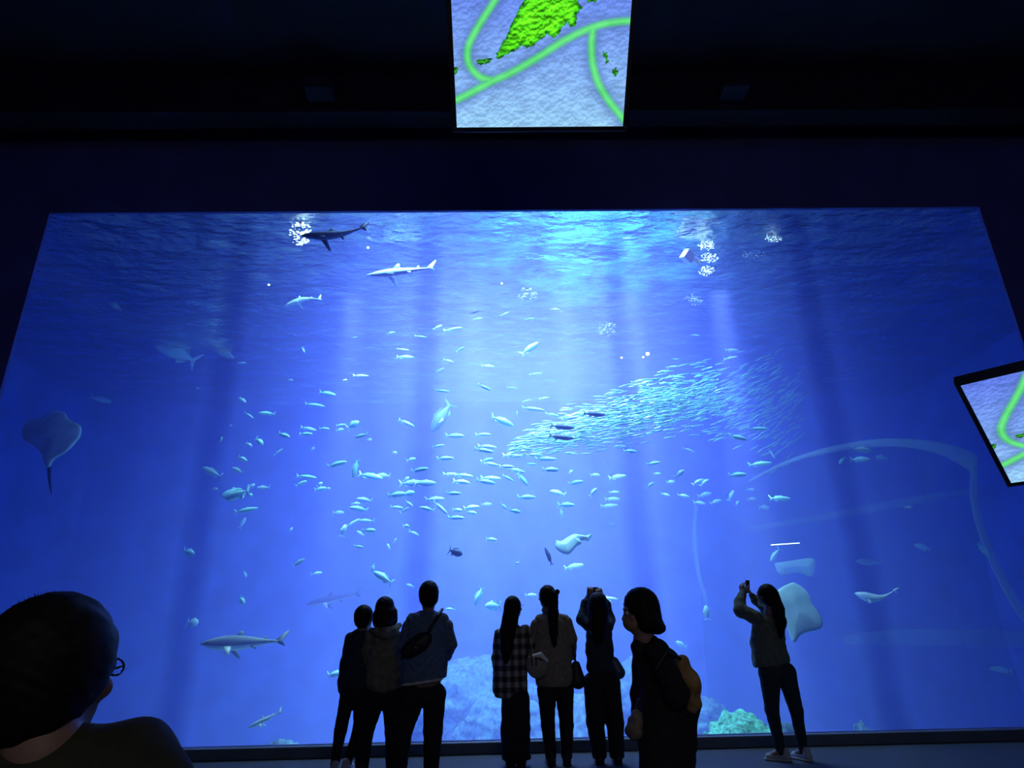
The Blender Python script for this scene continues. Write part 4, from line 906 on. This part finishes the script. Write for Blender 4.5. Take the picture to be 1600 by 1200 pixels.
# olive jacket photographer
PH, hcH, RH = build(Person('person in olive jacket and slim jeans raising a phone, alone at the right', 7.6, c3), (962, 192, 0), (985, 262, 0), (-38, 10), 1.04,
    [(978, 400, 96), (975, 480, 96), (990, 560, 112)], [[(905, 320, 42, -.02), (815, 278, 38, .05), (808, 230, 32, .12), (826, 178, 24, .2)], [(1040, 340, 44), (960, 270, 30, .2), (900, 215, 24, .22), (880, 190, 18, .24)]],
    [[(985, 640, 62), (998, 860, 40), (1048, 1085, 28)], [(1078, 640, 58), (1140, 860, 38), (1178, 1075, 26)]], M_olive, M_jean, (985, 600, (.12, 0, -1)),
    hairx=[[(1000, 180, 36, -.04), (1035, 270, 34, -.1), (1050, 360, 28, -.14), (1052, 430, 12, -.14)]], hands=((0, (.1, .25, 1), (.8, .6, 0), .5, -1), (1, (-.35, .2, 1), (-.8, .4, 0), .9, 1)), foot_dir=((-.9, .5), (-.4, .9)), shoes=M_shoe, htop=1.02)
phone(PH.J(856, 138, .27), Matrix.Rotation(math.radians(35), 4, 'Z') @ Matrix.Rotation(math.radians(8), 4, 'X'), 'black phone raised by the photographer in the olive jacket')
# foreground head
PI, hcI, RI = None, None, None
P = Person('close foreground person with short black hair and glasses, seen from behind at lower left', 1.26, (0, 0, 1)); P.start((-.8, 1.22))
c_ = P.J(86, 1053); R_ = frame(14, 4, -4); nk = P.J(70, 1175, -.02)
sh = [([P.J(-110, 1225, .0), P.J(60, 1225, 0), P.J(200, 1206, .02), P.J(244, 1226, .02)], [.06, .07, .078, .06], (1, 1, 1)), ([P.J(40, 1290, 0), np.array([-.76, 1.22, .95]), np.array([-.76, 1.22, .78])], [.15, .15, .16], FLAT)]
ar = [([P.J(225, 1235, .02), np.array([-.48, 1.25, .98]), np.array([-.5, 1.35, .76])], [.058, .05, .036], RND), ([P.J(-120, 1240, 0), np.array([-1.08, 1.2, .98]), np.array([-1.05, 1.32, .76])], [.058, .05, .036], RND)]
lg = [([np.array([x, 1.22, .78]), np.array([x, 1.24, .45]), np.array([x, 1.22, .09])], [.085, .06, .042], RND) for x in (-.88, -.68)]
bf = garment([(c[0], [r*.8 for r in c[1]], c[2]) for c in sh+ar+lg]+[([np.array([x, 1.22, .08]), np.array([x, 1.34, .04])], [.042, .03], RND) for x in (-.88, -.68)], .014, .03, 0)
P.add('body', [bf, head_fields(c_, R_, 1.0, nk), hand(P, ar[0][0][-1], (0, .2, -1), (-1, 0, 0), .6, 1), hand(P, ar[1][0][-1], (0, .2, -1), (1, 0, 0), .6, -1)], M_skin); eyes(P, c_, R_)
hf_ = hair_field(c_, R_, 1.03, [([P.J(40, 1000, -.03), P.J(20, 1060, -.05), P.J(45, 1105, -.04)], [.055, .065, .05], RND)], .005, 1.06, True, ruf=.002); P.add('hair', [hf_], M_hair)
tv = []; tf = []                                       # loose locks
rr = random.Random(5)
for i in range(1500):
    th = rr.uniform(0, 6.28); z = rr.uniform(.1, 1); n = np.array([math.cos(th)*math.sqrt(1-z*z), math.sin(th)*math.sqrt(1-z*z)-.25, z]); n /= np.linalg.norm(n)
    p = c_+R_@(np.array([0, -.02, .025])+n*np.array([.090, .106, .108])*1.03); d = R_@n; s_ = np.cross(d, [.3, .2, 1]); s_ /= np.linalg.norm(s_); up = rr.uniform(.001, .007)*(1.6 if n[0] < 0 else .6)
    p = p-d*.006; e = p+d*(up+.006)+s_*rr.uniform(-.02, .02); k = len(tv); w = np.cross(d, s_)*.0012
    tv += [p-w, p+w, p+s_*.002, e]; tf += [(k, k+1, k+3), (k+1, k+2, k+3), (k+2, k, k+3)]
lk = link('hair_locks', new_mesh('hair_locks', [tuple(q-P.o) for q in tv], tf, M_hair), P.root); lk['kind'] = 'stuff'
P.add('jacket', [garment(sh, .01, .03, .003, cuts=[((0, 0, .8), (0, 0, -1))]), garment(ar, .01, .03, .003)], mat('dark_moss_cloth', (.03, .035, .022), .9, scale=20, var=.3, bump=.3))
P.add('trousers', [garment(lg, .013, .03, .003, cuts=[((0, 0, .05), (0, 0, -1))])], M_black)
for x in (-.88, -.68): shoe(P, x, 1.22, 0, 1, M_shoeb)
g = Field(c_-.2, c_+.2, .0035); W_ = lambda x, y, z: c_+R_@np.array([x, y, z])
for e in (-1, 1):
    pts = [W_(e*.031+.019*math.cos(a), .102, .0+.015*math.sin(a)) for a in np.linspace(0, 2*math.pi, 15)]; g.chain(pts, [.0026]*15, 0); g.cone(W_(e*.05, .10, .003), W_(e*.082, .0, .006), .0028, .0028, 0)
g.cone(W_(-.012, .114, .004), W_(.012, .114, .004), .0026, .0026, 0); P.add('glasses', [g], M_black)

# bags
def bag(name, P, c, fields_fn, m_, label, parts=()):
    o_ = P.J(*c); root = bpy.data.objects.new(name, None); C.objects.link(root); root.location = o_; tag(root, label, 'bag')
    for nm, fn, mm in ((('bag_body', fields_fn, m_),)+tuple(parts)):
        f = Field(o_-.55, o_+.55, .009); fn(f); field_obj(nm, [f], mm, root, o_)
    return root
def f1(f): f.ell(PC.J(565, 480, -.16), (PC.r(100), .055, PC.r(52)), .02, np.array(Matrix.Rotation(math.radians(-32), 3, 'Y'))); f.ruffle(.003, 50)
def f1s(f): f.chain([PC.J(640, 395, -.17), PC.J(690, 310, -.12), PC.J(716, 270, -.02)], [.02, .017, .017], 0, (1, 1.6, 1)); f.chain([PC.J(500, 520, -.15), PC.J(478, 560, -.02)], [.016]*2, 0)
bag('sling_bag', PC, (565, 480, -.16), f1, M_bagb, 'dark sling bag slung diagonally across the denim jacket', (('strap', f1s, M_bagb), ('tag', lambda f: f.ell(PC.J(562, 495, -.22), (.012, .006, .012), 0), M_bagw)))
def f2(f): f.ell(PD.J(372, 595, -.2), (PD.r(62), .05, PD.r(72)), .02); f.cutplane(PD.J(372, 560, -.2), (.35, 0, 1))
def f2b(f): f.chain([PD.J(350, 545, -.2), PD.J(392, 538, -.2), PD.J(432, 572, -.2)], [.022, .028, .02], .01, (1, .7, 1))
def f2s(f): f.chain([PD.J(345, 600, -.25), PD.J(338, 545, -.24), PD.J(330, 480, -.18), PD.J(318, 400, -.1)], [.008]*4, 0); f.chain([PD.J(368, 600, -.255), PD.J(366, 550, -.25)], [.009]*2, 0)
bag('half_moon_bag', PD, (372, 590, -.2), f2, M_beige, 'beige half-moon bag with a white top between the plaid shirt and taupe jacket', (('top_band', f2b, M_bagw), ('strap', f2s, M_bagb)))
def f3(f): f.chain([PE.J(600, 600, .0), PE.J(612, 690, .0)], [PE.r(26), PE.r(44)], .03, (1, 1.6, 1))
def f3s(f): f.chain([PE.J(600, 600, 0), PE.J(585, 500, -.03), PE.J(560, 340, -.03)], [.014, .01, .01], 0)
bag('shoulder_bag', PE, (605, 650, 0), f3, M_bagb, 'slouchy black shoulder bag hanging right of the taupe jacket', (('strap', f3s, M_bagb),))
def f4(f): f.chain([PF.J(822, 580, -.03), PF.J(852, 640, -.03)], [PF.r(30), PF.r(36)], .03, (1, 1.4, 1))
def f4s(f): f.chain([PF.J(815, 565, -.05), PF.J(780, 470, -.12), PF.J(690, 370, -.08)], [.008]*3, 0)
bag('crossbody_bag', PF, (840, 615, -.03), f4, M_bagn, 'navy crossbody bag at the right hip of the photographing visitor in navy', (('strap', f4s, M_bagb),))
def f5(f): f.chain([PG.J(470, 590, -.1), PG.J(510, 700, -.1), PG.J(530, 820, -.08)], [PG.r(46), PG.r(58), PG.r(50)], .04, (1, .8, 1)); f.ruffle(.006, 45)
def f5s(f): f.chain([PG.J(460, 560, -.2), PG.J(380, 520, -.24), PG.J(320, 620, -.25)], [.012]*3, 0)
bag('backpack', PG, (510, 700, -.1), f5, M_tan, 'tan backpack catching warm light on the back of the bending visitor', (('strap', f5s, M_bagb),))
def f6(f): f.chain([PG.J(205, 900, -.1), PG.J(190, 985, -.1)], [PG.r(36), PG.r(46)], .04, (1, .8, 1)); f.ruffle(.006, 55)
bag('cloth_bag', PG, (195, 940, -.1), f6, M_brown, 'rumpled brown cloth bag hanging in front of the bending visitor', (('handle', lambda f: f.chain([PG.J(205, 860, -.1), PG.J(222, 800, -.08)], [.014, .012], 0), M_bagb),))
